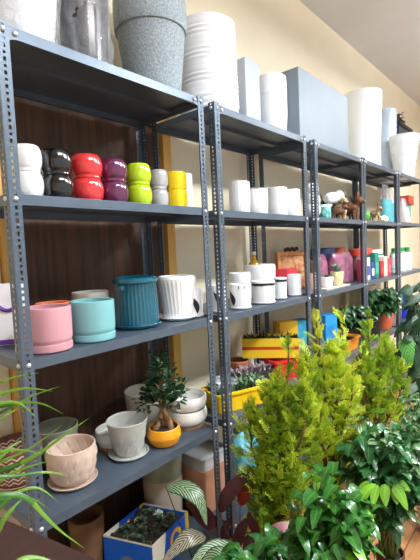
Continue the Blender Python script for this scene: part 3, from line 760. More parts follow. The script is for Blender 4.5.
obj('saucer', lathe(saucer_prof(R*.94, .016), 48), mat('tan_saucer', (196, 150, 118), .5), t)

# ---- fourth shelf, second rack: planters
Z3b = ZS[3]-.003
YEL = mat('yellow_planter_plastic', (240, 196, 14), .4)
def trough_bm(w, d, h, th=.006, taper=.9):
    bm = bmesh.new(); loops = []
    def ring(sx, sy, z):
        n = 6; r = min(sx, sy)*.22; pts = []
        for cx, cy, a0 in ((sx-r, sy-r, 0), (-sx+r, sy-r, PI/2), (-sx+r, -sy+r, PI), (sx-r, -sy+r, 1.5*PI)):
            for k in range(n): 
                a = a0+PI/2*k/(n-1); pts.append((cx+r*math.cos(a), cy+r*math.sin(a)))
        return [bm.verts.new((px, py, z)) for px, py in pts]
    seq = [(w/2*taper, d/2*taper, 0), (w/2*.98, d/2*.98, h*.86), (w/2+.008, d/2+.008, h*.87), (w/2+.008, d/2+.008, h), (w/2-th, d/2-th, h), (w/2*taper, d/2*taper, h*.8)]
    rings = [ring(*s) for s in seq]
    bm.faces.new(rings[0][::-1])
    for a, b in zip(rings, rings[1:]):
        for i in range(len(a)): bm.faces.new([a[i], a[(i+1) % len(a)], b[(i+1) % len(a)], b[i]])
    bm.faces.new(rings[-1]); return bm
def tuft_leaves(bm, n, w, d, z, hh, lw, rnd):
    for i in range(n):
        px, py = rnd.uniform(-w/2, w/2), rnd.uniform(-d/2, d/2); a = rnd.uniform(0, 2*PI); r = hh*rnd.uniform(.2, .8)
        leaf(bm, [(px, py, z), (px+r*.5*math.cos(a), py+r*.5*math.sin(a), z+hh*rnd.uniform(.4, .7)), (px+r*math.cos(a), py+r*math.sin(a), z+hh*rnd.uniform(.5, 1))], lw, fold=.3, nseg=4)
    return bm
rnd = random.Random(11)
t = thing('yellow_trough', 'yellow rectangular planter of small succulents behind the second rack post', 'planter', (1.225, .11, Z3b), -.35)
obj('pot', trough_bm(.37, .17, .105), YEL, t); obj('soil', box(-.165, .165, -.07, .07, .08, .092), SOIL, t)
SUC = mat('succulent_green', (104, 138, 104), .5, var=(20, .5), rgb2=(60, 96, 56))
obj('succulents', tuft_leaves(bmesh.new(), 150, .32, .13, .09, .055, .009, rnd), SUC, t)
tag(obj('plastic_bag_clump', ball((0, 0, .03), .05, 3, scale=(1.2, 1, .7), nz=.8), film('grey_wrap', (170, 176, 184), .5), None, (1.16, .14, Z3b+.105)), 'crumpled clear plastic among the succulents of the yellow trough', 'plastic wrap')
# raised row behind: terracotta pot, red pot with the striped yellow carton on top
TER = mat('terracotta', (170, 96, 66), .75, var=(14, .25))
t = thing('terracotta_pot', 'brown terracotta pot under the left end of the striped yellow carton', 'plant pot', (1.555, .355, Z3b))
obj('pot', lathe(pot_prof([(.05, 0), (.066, .1), (.066, .105), (.074, .106), (.075, .135), (.072, .138)], .006, .11), 48), TER, t); obj('soil', lathe([(.066, .118), (0, .124)], 30), SOIL, t)
t = thing('purple_succulent_pot', 'dark trough of purple grey succulents in front of the terracotta pot', 'planter', (1.52, .225, Z3b), -.3)
obj('pot', trough_bm(.28, .085, .09), mat('dark_plastic', (52, 50, 54), .5), t)
obj('succulents', tuft_leaves(bmesh.new(), 120, .26, .08, .085, .05, .008, rnd), mat('purple_grey_leaf', (122, 100, 116), .6, var=(30, .5), rgb2=(170, 150, 150)), t)
t = thing('red_planter', 'red planter under the right end of the striped yellow carton', 'planter', (1.80, .165, Z3b), -.4)
obj('pot', trough_bm(.25, .17, .13), mat('red_planter_plastic', (222, 34, 40), .35, coat=.2), t)
def stripes(nt, u, v):
    return MIX(nt, M_(nt, 'MULTIPLY', M_(nt, 'GREATER_THAN', v, .42), M_(nt, 'LESS_THAN', v, .58)), (240, 200, 40), (200, 60, 30))
def carton_planter(name, label, cat, c, rot, w, d, h, sidem, rnd, shear=0.0):
    t = thing(name, label, cat, c, rot)
    bm = bmesh.new(); uv = bm.loops.layers.uv.verify()
    def quad(ps, uvs, mi=0):
        f = bm.faces.new([bm.verts.new(p) for p in ps]); f.material_index = mi
        for lp, q in zip(f.loops, uvs): lp[uv].uv = q
    U = ((0, 0), (1, 0), (1, 1), (0, 1)); th = .003
    X, Y = w/2, d/2
    for s in (1, -1):
        e = 1 if s > 0 else 1
        for off in (0, th):
            X2, Y2 = X-off, Y-off
            quad([(-X2, s*Y2, 0), (X2, s*Y2, 0), (X2, s*Y2, h), (-X2, s*Y2, h)], U, 0)
            quad([(s*X2, -Y2, 0), (s*X2, Y2, 0), (s*X2, Y2, h), (s*X2, -Y2, h)], U, 1)
    quad([(-X, -Y, .0), (X, -Y, 0), (X, Y, 0), (-X, Y, 0)], U, 0)
    for v in bm.verts: v.co.x += shear*v.co.y
    obj('carton', bm, sidem, t, smooth=False)
    nz_ = bmesh.new(); g = 14; vs = [[nz_.verts.new((-X+.006+(w-.012)*i/g, -Y+.006+(d-.012)*j/g, h*.87+.03*noise.noise(Vector((i*.9, j*.9, w*20))))) for j in range(g+1)] for i in range(g+1)]
    for i in range(g):
        for j in range(g): nz_.faces.new([vs[i][j], vs[i+1][j], vs[i+1][j+1], vs[i][j+1]])
    for v in nz_.verts: v.co.x += shear*v.co.y
    obj('soil', nz_, SOIL, t)
    return t
STR = ramp_uv('yellow_red_stripe_card', stripes, .5)
pa = onz(243, 358, .757+.0); pb = onz(303, 358, .757)
ctr = Vector((1.756, .232, Z3b+.1405))
t = carton_planter('striped_carton', 'yellow carton with a red stripe, used as a planter for dark seedlings', 'planter', ctr, -1.0, .37, .15, .13, [STR, STR], rnd)
obj('seedlings', tuft_leaves(bmesh.new(), 40, .3, .13, .10, .06, .006, rnd), mat('dark_seedling', (48, 60, 36), .6), t)
t = thing('seed_carton', 'carton with yellow and bright blue print beside the third rack post', 'box', (2.165, .30, Z3b), -.5)
obj('carton', box(-.13, .13, -.05, .05, 0, .31, bev=.003), mat('bright_blue_card', (24, 140, 196), .45, var=(9, .5), rgb2=(90, 196, 196)), t)
obj('yellow_panel', box(-.1312, .02, -.0512, .0512, .2, .3106), mat('yellow_card', (236, 186, 40), .5), t)
t = thing('seed_carton', 'blue printed carton leaning behind the golden cypress tips in the third rack', 'box', (2.33, .10, Z3b), -.2)
obj('carton', box(-.07, .07, -.05, .05, 0, .345, bev=.003), mat('sky_blue_card', (30, 150, 206), .45, var=(12, .5), rgb2=(20, 100, 170)), t)
t = thing('orange_trough', 'orange yellow pot behind the cypress tips in the third rack', 'planter', (2.68, .115, Z3b))
obj('pot', trough_bm(.3, .16, .10), mat('orange_trough_plastic', (232, 150, 40), .4), t); obj('soil', box(-.12, .12, -.06, .06, .075, .085), SOIL, t)

# ---- bottom shelf
Z4 = ZS[4]+.001
p1, p2, p3, p4 = onz(103, 535, .245), onz(152, 546, .245), onz(188, 511, .245), onz(152, 489, .245)
ctr = (p1+p2+p3+p4)/4
ex = (p3-p2); ey = (p1-p2)
rotb = math.atan2(ex.y, ex.x)
eyl = Matrix.Rotation(-rotb, 3, 'Z') @ ey
ctr = p2+(ex+ey)/2
def blueface(nt, u, v):
    # blue card with a white corner panel and an orange ring emblem
    dx = M_(nt, 'SUBTRACT', u, .62); dy = M_(nt, 'SUBTRACT', v, .62)
    rr = M_(nt, 'SQRT', M_(nt, 'ADD', M_(nt, 'MULTIPLY', M_(nt, 'MULTIPLY', dx, dx), 2.2), M_(nt, 'MULTIPLY', dy, dy)))
    ring = M_(nt, 'MULTIPLY', M_(nt, 'GREATER_THAN', rr, .12), M_(nt, 'LESS_THAN', rr, .24))
    c = MIX(nt, M_(nt, 'LESS_THAN', M_(nt, 'ADD', u, M_(nt, 'MULTIPLY', v, -.12)), .24), (16, 84, 190), (226, 218, 200))
    c = MIX(nt, M_(nt, 'GREATER_THAN', u, .9), c, (214, 176, 60))
    return MIX(nt, ring, c, (226, 168, 48))
def blueside(nt, u, v):
    dx = M_(nt, 'SUBTRACT', u, .5); dy = M_(nt, 'SUBTRACT', v, .35)
    rr = M_(nt, 'SQRT', M_(nt, 'ADD', M_(nt, 'MULTIPLY', M_(nt, 'MULTIPLY', dx, dx), 1.4), M_(nt, 'MULTIPLY', dy, dy)))
    c = MIX(nt, M_(nt, 'LESS_THAN', rr, .2), (16, 92, 196), (110, 120, 130))
    return MIX(nt, M_(nt, 'GREATER_THAN', v, .955), c, (232, 222, 206))
BX1 = ramp_uv('blue_card_emblem', blueface, .45); BX2 = ramp_uv('blue_card_side', blueside, .45)
t = carton_planter('succulent_carton', 'blue printed carton filled with soil and small succulents on the bottom shelf', 'planter', (ctr.x, ctr.y, Z4), rotb, ex.length, eyl.y, .245-Z4, [BX1, BX2], rnd, shear=eyl.x/eyl.y)
W_, D_ = ex.length, eyl.y
SUCG = mat('grey_green_succulent', (104, 122, 96), .6, var=(30, .4), rgb2=(70, 84, 66)); SUCW = mat('pale_succulent', (214, 218, 196), .6)
def rosette(R, n, bm):
    for k in range(n):
        f = k/n; a = k*2.39996; r = R*(.25+.75*f); zz = R*(.9-.75*f)
        leaf(bm, [(0, 0, .0), (r*.6*math.cos(a), r*.6*math.sin(a), zz*.6), (r*math.cos(a), r*math.sin(a), zz)], R*.3, fold=.3, nseg=4)
    return bm
rs = random.Random(5)
for i in range(26):
    a, b = rs.uniform(-.40, .38), rs.uniform(-.38, .38); R = rs.uniform(.018, .042); m = SUCW if i in (3, 11) else SUCG
    obj('succulent', rosette(R, 18, bmesh.new()), m, t, (a*W_+b*eyl.x, b*D_, .245-Z4-.024))
simple_pot('brown_pot', 'brown clay pot in shadow left of the blue carton', 'plant pot', .37, .33, Z4, lerp_prof([(.06, 0), (.07, .1), (.078, .22), (.075, .25)], 5), mat('brown_clay', (120, 84, 56), .7, var=(18, .3)), .008, .2)
t = thing('storage_bucket', 'tall translucent plastic bucket behind the blue carton', 'bucket', (.81, .31, Z4))
PLA = mat('frosted_plastic', (168, 170, 150), .4, var=(6, .25), rgb2=(134, 142, 118))
obj('bucket', lathe(pot_prof([(.085, 0), (.092, .01), (.108, .40), (.112, .402), (.112, .42)], .004, .3), 48), PLA, t); obj('base_band', lathe([(.0935, .02), (.1045, .25)], 48), mat('pale_pink_band', (196, 178, 160), .5), t)
t = thing('square_bin', 'square salmon coloured planter with grey collar behind the second rack post', 'planter', (1.035, .225, Z4), 0)
obj('bin', trough_bm(.19, .18, .25, taper=.88), mat('salmon_plastic', (204, 148, 116), .55), t)
obj('collar', trough_bm(.2, .19, .075, taper=.99), mat('grey_collar', (186, 188, 190), .4), t, (0, 0, .245))

# ------------------------------------------------------------------ things on top of the racks
Z0 = ZS[0]+.001
x, y, R, h = fit(-25, 56, 38, -60, Z0, .22, far=False)
t = thing('wrapped_pot', 'large white pot in clear plastic wrap, on top beside the corner post', 'plant pot', (x, y, Z0), 0, 'big pots on top of the racks')
obj('pot', lathe(pot_prof([(R*.72, 0), (R*.8, .05), (R*.95, h*.8), (R, h*.82), (R, h)], .008, h*.6), 56), WHITEM, t)
def crumple(amp, sc, seed):
    def d(a, z, r): return r*(1+amp*noise.noise(Vector((math.cos(a)*sc, math.sin(a)*sc, z*sc*7+seed)))+amp*.5*noise.noise(Vector((math.cos(a)*sc*3, math.sin(a)*sc*3, z*sc*20+seed))))
    return d
prof = [(R*.84, .002), (R*.9, .04)] + [(R*(.88+.2*f), .04+f*(h-.04)) for f in [i/24 for i in range(1, 25)]]
obj('plastic_wrap', lathe(prof, 90, crumple(.06, 2.5, 1)), CLEAR, t)
x, y, R, h = fit(58, 108, 60, -30, Z0, .2, far=False)
t = thing('wrapped_pot', 'dark chrome grey pot in crinkled clear plastic on top of the first rack', 'plant pot', (x, y, Z0), 0, 'big pots on top of the racks')
obj('pot', lathe(pot_prof(lerp_prof([(R*.78, 0), (R*.84, .02), (R*.93, h*.5), (R, h*.9), (R, h)], 5), .006, h*.6), 56), mat('dark_chrome_glaze', (62, 58, 56), .18, .7), t)
prof = [(R*.9, .002)] + [(R*(.96+.14*abs(math.sin(f*5))*(1-f)+.06*f), .004+f*(h-.01)) for f in [i/30 for i in range(1, 31)]]
obj('plastic_wrap', lathe(prof, 110, crumple(.13, 3, 5)), film('crinkled_wrap', (232, 236, 240), .2), t)
# big speckled grey pot
GRY = mat('speckled_grey_stone', (160, 170, 176), .75, var=(130, .4), rgb2=(122, 132, 138), bump=(160, .4))
x, y, R, h = fit(115, 187, 92, -24, Z0, .215, far=False)
t = thing('stone_pot', 'big speckled grey pot with thick collar on top of the first rack', 'plant pot', (x, y, Z0), 0, 'big pots on top of the racks')
o = lerp_prof([(R*.70, 0), (R*.73, .02), (R*.83, h*.35), (R*.92, h*.66)], 6)+[(R*.925, h*.665), (R*.97, h*.668), (R*.985, h*.69)]+lerp_prof([(R*.99, h*.7), (R*1.0, h*.85), (R*.98, h*.97), (R*.95, h)], 4)
obj('pot', lathe(pot_prof(o, .014, h*.7), 80), GRY, t)
simple_pot('nested_pot', 'pale lilac pot standing inside the big speckled grey pot', 'plant pot', x+.03, y+.02, Z0+h*.7+.001, [(R*.5, 0), (R*.6, h*.3), (R*.72, h*.5)], mat('pale_lilac_plastic', (222, 220, 232), .5), .006)
# tall ribbed white pot
x, y, R, h = fit(177, 237, 105, 11, Z0, .22, far=False)
simple_pot('ridged_pot', 'tall white pot with horizontal ridges at the joint of the first two racks', 'plant pot', x, y, Z0, lerp_prof([(R*.86, 0), (R*.9, .012), (R*.95, .02), (R*.93, .03), (R*.98, .042), (R*.955, .055), (R*1.0, .07)], 3)+[(R*(.985+.018*math.cos(i*PI*.9)-.03*i/36), .075+(h-.075)*i/36) for i in range(37)], mat('white_ridged_plastic', (240, 241, 243), .4), .008, h*.7, group='big pots on top of the racks')
x, y, R, h = fit(232, 259, 116, 58, Z0, .27, far=False)
t_o = obj('tall_planter', box(-.085, .075, -.07, .07, 0, h, bev=.014), mat('pale_blue_grey_plastic', (176, 186, 196), .4), None, (x-.01, y, Z0)); tag(t_o, 'tall pale blue grey planter behind the ridged white pot', 'planter', 'big pots on top of the racks')
x, y, R, h = fit(257, 288, 122, 73, Z0, .22, far=False)
t = thing('banded_pot', 'rounded white pot with a plain upper band, left of the grey box planter', 'plant pot', (x-.016, y, Z0), 0, 'big pots on top of the racks')
obj('pot', lathe(pot_prof(lerp_prof([(R*.74, 0), (R*.88, h*.12), (R*.98, h*.4), (R*.99, h*.68)], 6)+[(R*.975, h*.685)]+lerp_prof([(R, h*.70), (R*1.0, h*.9), (R*.96, h)], 4), .008, h*.7), 60), WHITEM, t)
gp = mat('blue_grey_fibre', (122, 134, 144), .5, var=(5, .06))
cp = ony(298, 66, .055)
bm = bmesh.new(); gx, gh = .80, cp.z-Z0
o = obj('box_planter', box(0, gx, 0, .26, 0, gh, bev=.006), gp, None, (cp.x, .055, Z0), smooth=False)
tag(o, 'large blue grey rectangular box planter on top of the second and third racks', 'planter', 'big pots on top of the racks')
x, y, R, h = fit(344, 381, 150, 88, Z0, .2, far=False)
simple_pot('tall_tapered_pot', 'tall white flared pot right of the grey box planter', 'plant pot', x, y, Z0, lerp_prof([(R*.9, 0), (R*.88, .05), (R*.9, h*.4), (R*.97, h*.8), (R, h)], 6), WHITEM, .01, h*.7, group='big pots on top of the racks')
x, y, R, h = fit(377, 396, 155, 108, Z0, .31, far=False)
t = thing('wrapped_pot', 'pale blue pot in clear plastic behind the flared white pot', 'plant pot', (x, y, Z0), 0, 'big pots on top of the racks')
obj('pot', lathe(pot_prof([(R*.8, 0), (R*.9, h*.4), (R*.95, h*.9), (R*.95, h)], .008, h*.7), 48), mat('pale_blue_plastic', (176, 202, 232), .4), t)
obj('plastic_wrap', lathe([(R*(.95+.06*f), .004+f*(h-.01)) for f in [i/24 for i in range(25)]], 70, crumple(.06, 3, 9)), CLEAR, t)
bm = bmesh.new()
for i in range(60):
    a = random.uniform(0, 2*PI); zz = random.uniform(.0, .12); leaf(bm, [(0, 0, zz), (.05*math.cos(a), .05*math.sin(a), zz+.03), (.08*math.cos(a), .08*math.sin(a), zz+random.uniform(-.02, .04))], .012, nseg=3)
c_ = ony(398.5, 121, .25)
t = thing('dried_bunch', 'dark dried sprig standing beside the blue wrapped pot', 'dried plant', (c_.x, .25, Z0))
obj('stem', tube([(0, 0, 0), (.01, 0, .3), (0, 0, c_.z-Z0+.02)], .006, 6), DARK, t)
obj('sprig', bm, mat('dry_dark_leaf', (88, 84, 74), .8), t, (0, 0, c_.z-Z0-.06))
x, y, R, h = fit(391, 418, 168, 134, Z0, .10, far=False)
t = thing('wrapped_pot', 'white tapered pot in loose plastic, last before the black crate', 'plant pot', (x-.03, y, Z0), 0, 'big pots on top of the racks')
obj('pot', lathe(pot_prof([(R*.6, 0), (R*.75, h*.4), (R*.98, h*.95), (R, h)], .008, h*.7), 48), WHITEM, t)
obj('plastic_wrap', lathe([(R*(.68+.42*f), .004+f*h) for f in [i/24 for i in range(25)]], 70, crumple(.07, 3, 14)), CLEAR, t)
cc = ony(404, 131, .3)
t = thing('black_crate', 'black crate with overhanging lid at the picture edge on the farthest rack top', 'crate', (4.82, .33, Z0+.005))
hc = cc.z-Z0-.005
obj('crate', box(-.16, .3, -.1, .1, 0, hc-.03, bev=.004), mat('charcoal_plastic', (52, 54, 58), .5), t); obj('lid', box(-.2, .34, -.12, .12, hc-.03, hc+.01, bev=.006), mat('black_lid', (26, 28, 32), .4), t)

# ------------------------------------------------------------------ the dark table and the strappy plant, near left
TZ = .78
e0, e1 = onz(0, 517, TZ), onz(100, 560, TZ)
ed = (e0-e1).normalized(); er = Vector((-ed.y, ed.x, 0))      # er points away from the rack side (to the left)
if er.x > 0: er = -er
far = e0+ed*.035
near = far-ed*.95
t = thing('side_table', 'dark mahogany table edge in the lower left corner', 'table', ((far.x+near.x)/2+er.x*.3, (far.y+near.y)/2+er.y*.3, 0), math.atan2(ed.y, ed.x))
obj('tabletop', box(-.475, .475, -.3, .3, TZ-.035, TZ, bev=.003), TABLEM, t)
for a, b in ((-.44, -.265), (.44, -.265), (-.44, .265), (.44, .265)):
    obj('leg', box(a-.022, a+.022, b-.022, b+.022, .001, TZ-.036, bev=.003), TABLEM, t)
def strap_cols(nt, u, v):
    e = M_(nt, 'ABSOLUTE', M_(nt, 'SUBTRACT', u, .5))
    return MIX(nt, M_(nt, 'GREATER_THAN', v, .62), MIX(nt, M_(nt, 'LESS_THAN', e, .12), (56, 104, 32), (80, 128, 46)), (108, 150, 46))
STRAP = ramp_uv('strap_leaf', strap_cols, .4, transl=.2)
base = at(-85, 500, .72)
t = thing('strappy_plant', 'bright green strap leaved plant arching in from the left over the table', 'potted plant', (base.x, base.y, TZ+.001))
B0 = t.location.copy()
ph = max(.08, base.z-TZ-.04)
obj('pot', lathe(pot_prof(lerp_prof([(.055, 0), (.07, ph*.5), (.08, ph*.95), (.078, ph)], 4), .006, ph*.85), 40), TER, t); obj('soil', lathe([(.07, ph*.88), (0, ph*.92)], 30), SOIL, t)
blades = [([(-40, 398), (-5, 384), (20, 376), (39, 373)], .80, 3.2), ([(-40, 410), (-5, 396), (25, 388.5), (53, 391.5)], .78, 4.2), ([(-30, 430), (10, 408), (35, 395), (61, 386)], .83, 2.6),
          ([(-40, 420), (-5, 405), (18, 403), (36, 417)], .76, 4.0), ([(-30, 415), (12, 405), (40, 403.5), (63, 414)], .80, 3.4), ([(-40, 446), (-5, 424), (12, 412), (25, 406)], .78, 3.0),
          ([(-40, 462), (-5, 453), (20, 450), (48, 455)], .76, 3.6), ([(-60, 490), (-5, 473), (30, 459), (62, 437), (89, 418)], .80, 5.0), ([(-50, 480), (-5, 464), (30, 448), (63, 424.5)], .84, 3.2),
          ([(-60, 530), (-8, 512), (14, 494), (38, 488), (58, 502)], .74, 4.6), ([(-50, 500), (0, 494.5), (27, 498), (46, 517), (62, 532), (84, 548)], .70, 5.2), ([(-40, 590), (-12, 548), (6, 516), (22, 499)], .72, 8.0),
          ([(15, 476), (40, 472.5), (56, 473), (70, 477)], .80, 2.6), ([(-20, 585), (15, 563), (36, 557), (66, 566)], .62, 7), ([(-10, 500), (18, 497.5), (35, 500), (50, 510)], .77, 3.0), ([(-50, 496), (-5, 482), (20, 470), (52, 460)], .79, 4.6),
          ([(-50, 475), (-5, 460), (10, 447), (22, 440)], .82, 4.0)]
for k_, (px, k, wpx) in enumerate(blades):
    bm = bmesh.new()
    pts = [at(u, v, k+.02*i) for i, (u, v) in enumerate(px)]
    root = Vector((B0.x, B0.y, B0.z+ph*.9)); mid = (root+pts[0])/2+Vector((0, 0, .04))
    allp = [root, mid]+pts
    view = (pts[1]-CAM).normalized(); tang = (pts[-1]-pts[0]).normalized(); sd = tang.cross(view).normalized()
    sd = (sd+view*random.uniform(-.5, .5)).normalized()
    leaf(bm, [p-B0 for p in allp], wpx*k/FPX*.76, side=sd, fold=.3, shape='strap', nseg=26)
    obj('leaf', bm, STRAP, t)

# ------------------------------------------------------------------ golden cypresses
def cyp_mat():
    m = bpy.data.materials.new('golden_cypress_sprays'); m.use_nodes = True
    nt = m.node_tree; N = nt.nodes; P = N['Principled BSDF']; P.inputs['Roughness'].default_value = .55; P.inputs['Specular IOR Level'].default_value = .3
    a = N.new('ShaderNodeAttribute'); a.attribute_name = 'tint'
    r = N.new('ShaderNodeValToRGB'); E = r.color_ramp.elements
    E[0].position = 0; E[0].color = L3((92, 144, 40)); E[1].position = 1; E[1].color = L3((240, 240, 90))
    e = E.new(.5); e.color = L3((184, 208, 58))
    nt.links.new(a.outputs['Fac'], r.inputs['Fac']); nt.links.new(r.outputs['Color'], P.inputs['Base Color'])
    add_transl(m, .3); return m
CYP = cyp_mat()
CBARK = mat('cypress_bark', (122, 86, 58), .85, var=(30, .4))
def cypress(label, x, y, pot_h, lobes, seed, tint, pot_m=None, nspray=300):
    """lobes = [(dx, dy, z0, z1, radius)]: upright branches that together make the crown"""
    rnd = random.Random(seed)
    t = thing('golden_cypress', label, 'potted plant', (x, y, 0), 0, 'golden cypresses in front of the racks')
    obj('pot', lathe(pot_prof(lerp_prof([(.085, .002), (.1, pot_h*.6), (.115, pot_h*.97), (.112, pot_h)], 4), .006, pot_h*.85), 40), pot_m or TER, t)
    obj('soil', lathe([(.104, pot_h*.88), (0, pot_h*.92)], 30), SOIL, t)
    tr = bmesh.new(); fo = bmesh.new(); lay = fo.verts.layers.float.new('tint')
    def spray(p, d, L, tn):
        d = d.normalized(); s, up = frame_for(d); rr = rnd.uniform(-.9, .9); s, up = s*math.cos(rr)+up*math.sin(rr), up*math.cos(rr)-s*math.sin(rr)
        droop = rnd.uniform(-.25, .1)
        def ax(f): return p+d*(L*f)+Vector((0, 0, droop*L*f*f))
        def strip(a, b, w, ta, tb, nrm):
            e = (b-a).normalized(); q = e.cross(nrm)
            if q.length < 1e-6: return
            q.normalize()
            m_ = a.lerp(b, .55)
            vs = [fo.verts.new(a-q*w*.5), fo.verts.new(a+q*w*.5), fo.verts.new(m_+q*w), fo.verts.new(b), fo.verts.new(m_-q*w)]
            for v_, tv in zip(vs, (ta, ta, (ta+tb)/2, tb, (ta+tb)/2)): v_[lay] = min(1, max(0, tv))
            fo.faces.new(vs)
        n = 6
        strip(ax(0), ax(1), .0022, tn-.2, tn+.3, up)
        for i in range(n):
            f = .12+.8*i/n
            for sg in (1, -1):
                l = L*.42*(1-f*.75)*rnd.uniform(.75, 1.2); a = ax(f); dd = (d*.75+s*sg*.75+up*rnd.uniform(-.35, .35)).normalized()
                b = a+dd*l; strip(a, b, .0027, tn-.2, tn+.3, up)
                if l > .018:
                    for g_ in (.4, .72):
                        c0 = a.lerp(b, g_); strip(c0, c0+(d*.9-s*sg*.2+up*rnd.uniform(-.4, .4)).normalized()*l*.55, .0021, tn-.05, tn+.25, up)
    tube([(0, 0, pot_h*.85), (.005, .003, pot_h+.2), (0, 0, pot_h+.35)], [.014, .012, .009], 8, tr)
    for (dx, dy, z0, z1, R) in lobes:
        tube([(0, 0, pot_h), (dx*.5, dy*.5, z0+(z1-z0)*.25), (dx, dy, z0+(z1-z0)*.6), (dx*1.05, dy*1.05, z1)], [.009, .007, .005, .0015], 7, tr)
        n = int(nspray*(z1-z0)*R/.14)
        for i in range(n):
            f = rnd.random()**.9; z = z0+(z1-z0)*f
            a = rnd.uniform(0, 2*PI); prof = R*(1+.42*noise.noise(Vector((math.cos(a)*1.6+seed, math.sin(a)*1.6, z*11))))*(math.sin(PI*min(1, (.16+.84*f)**.8))**.8*.98+.03)*rnd.uniform(.72, 1.12)
            q = rnd.random()**.55
            c = Vector((dx*min(1, f*1.3), dy*min(1, f*1.3), z))
            out = Vector((math.cos(a), math.sin(a), 0))
            p = c+out*(prof*q)+Vector((0, 0, -.03*q))
            d = out*(.95-.5*f)+Vector((0, 0, .4+.6*f))+Vector((rnd.gauss(0, .25), rnd.gauss(0, .25), rnd.gauss(0, .2)))
            spray(p-d.normalized()*.03, d, rnd.uniform(.06, .11), tint+rnd.uniform(-.34, .34))
            if i % 9 == 0:
                tube([c-Vector((0, 0, .06)), c.lerp(p, .5)-Vector((0, 0, .02)), p], [.004, .003, .0015], 5, tr, cap=False)
    obj('trunk', tr, CBARK, t); obj('foliage', fo, CYP, t, smooth=False)
    return t
def rel(u, v, k, c): 
    p = at(u, v, k); return p.x-c[0], p.y-c[1], p.z
c1 = (.93, -.33)
def lobe(c, u, vtop, vbot, k, wpx):
    a = at(u, vtop, k); b = at(u, vbot, k); m = at(u, (vtop+vbot)/2, k)
    return (m.x-c[0], m.y-c[1], b.z, a.z, wpx*k/FPX)
cypress('bushy yellow green cypress nearest the second rack, brown stem showing at its top', c1[0], c1[1], .16,
        [lobe(c1, 280, 372, 545, 1.78, 44), lobe(c1, 304, 380, 510, 1.70, 34), lobe(c1, 252, 398, 520, 1.80, 27), lobe(c1, 289, 332, 420, 1.80, 6), lobe(c1, 268, 380, 470, 1.76, 22), lobe(c1, 262, 455, 560, 1.78, 32), lobe(c1, 295, 460, 565, 1.72, 36)], 21, .34)
c2 = (1.14, -.48)
cypress('brightest golden cypress, tallest and in the middle of the three', c2[0], c2[1], .16,
        [lobe(c2, 334, 342, 475, 1.85, 36), lobe(c2, 308, 350, 460, 1.80, 28), lobe(c2, 318, 310, 400, 1.83, 6), lobe(c2, 343, 304, 400, 1.9, 5), lobe(c2, 341, 332, 420, 1.9, 16), lobe(c2, 352, 365, 455, 1.8, 14), lobe(c2, 322, 400, 500, 1.78, 26)], 22, .55)
c3 = (1.72, -.44)
cypress('greener golden cypress at the right, behind the bright one', c3[0], c3[1], .18,
        [lobe(c3, 384, 350, 455, 2.33, 28), lobe(c3, 369, 310, 420, 2.33, 6), lobe(c3, 400, 362, 445, 2.3, 17), lobe(c3, 365, 345, 435, 2.25, 19), lobe(c3, 385, 330, 405, 2.3, 15)], 23, .28)

# ------------------------------------------------------------------ glossy leaved floor plants
def glossy(name, rgb, rgb2):
    def f(nt, u, v):
        e = M_(nt, 'ABSOLUTE', M_(nt, 'SUBTRACT', u, .5))
        vein = M_(nt, 'LESS_THAN', M_(nt, 'FRACT', M_(nt, 'ADD', M_(nt, 'MULTIPLY', v, 7.0), M_(nt, 'MULTIPLY', e, -3.0))), .12)
        c = MIX(nt, M_(nt, 'MULTIPLY', vein, .35), rgb, rgb2)
        return MIX(nt, M_(nt, 'LESS_THAN', e, .035), c, rgb2)
    return ramp_uv(name, f, .28, coat=.3, transl=.22)
GL1 = glossy('glossy_bright_leaf', (48, 108, 38), (98, 152, 74)); GL2 = glossy('glossy_dark_leaf', (44, 98, 50), (92, 144, 92)); GL3 = glossy('fresh_lime_leaf', (120, 184, 46), (164, 208, 96))
GL4 = glossy('variegated_leaf', (86, 132, 80), (206, 214, 182))
STEM = mat('green_stem', (84, 104, 54), .6)
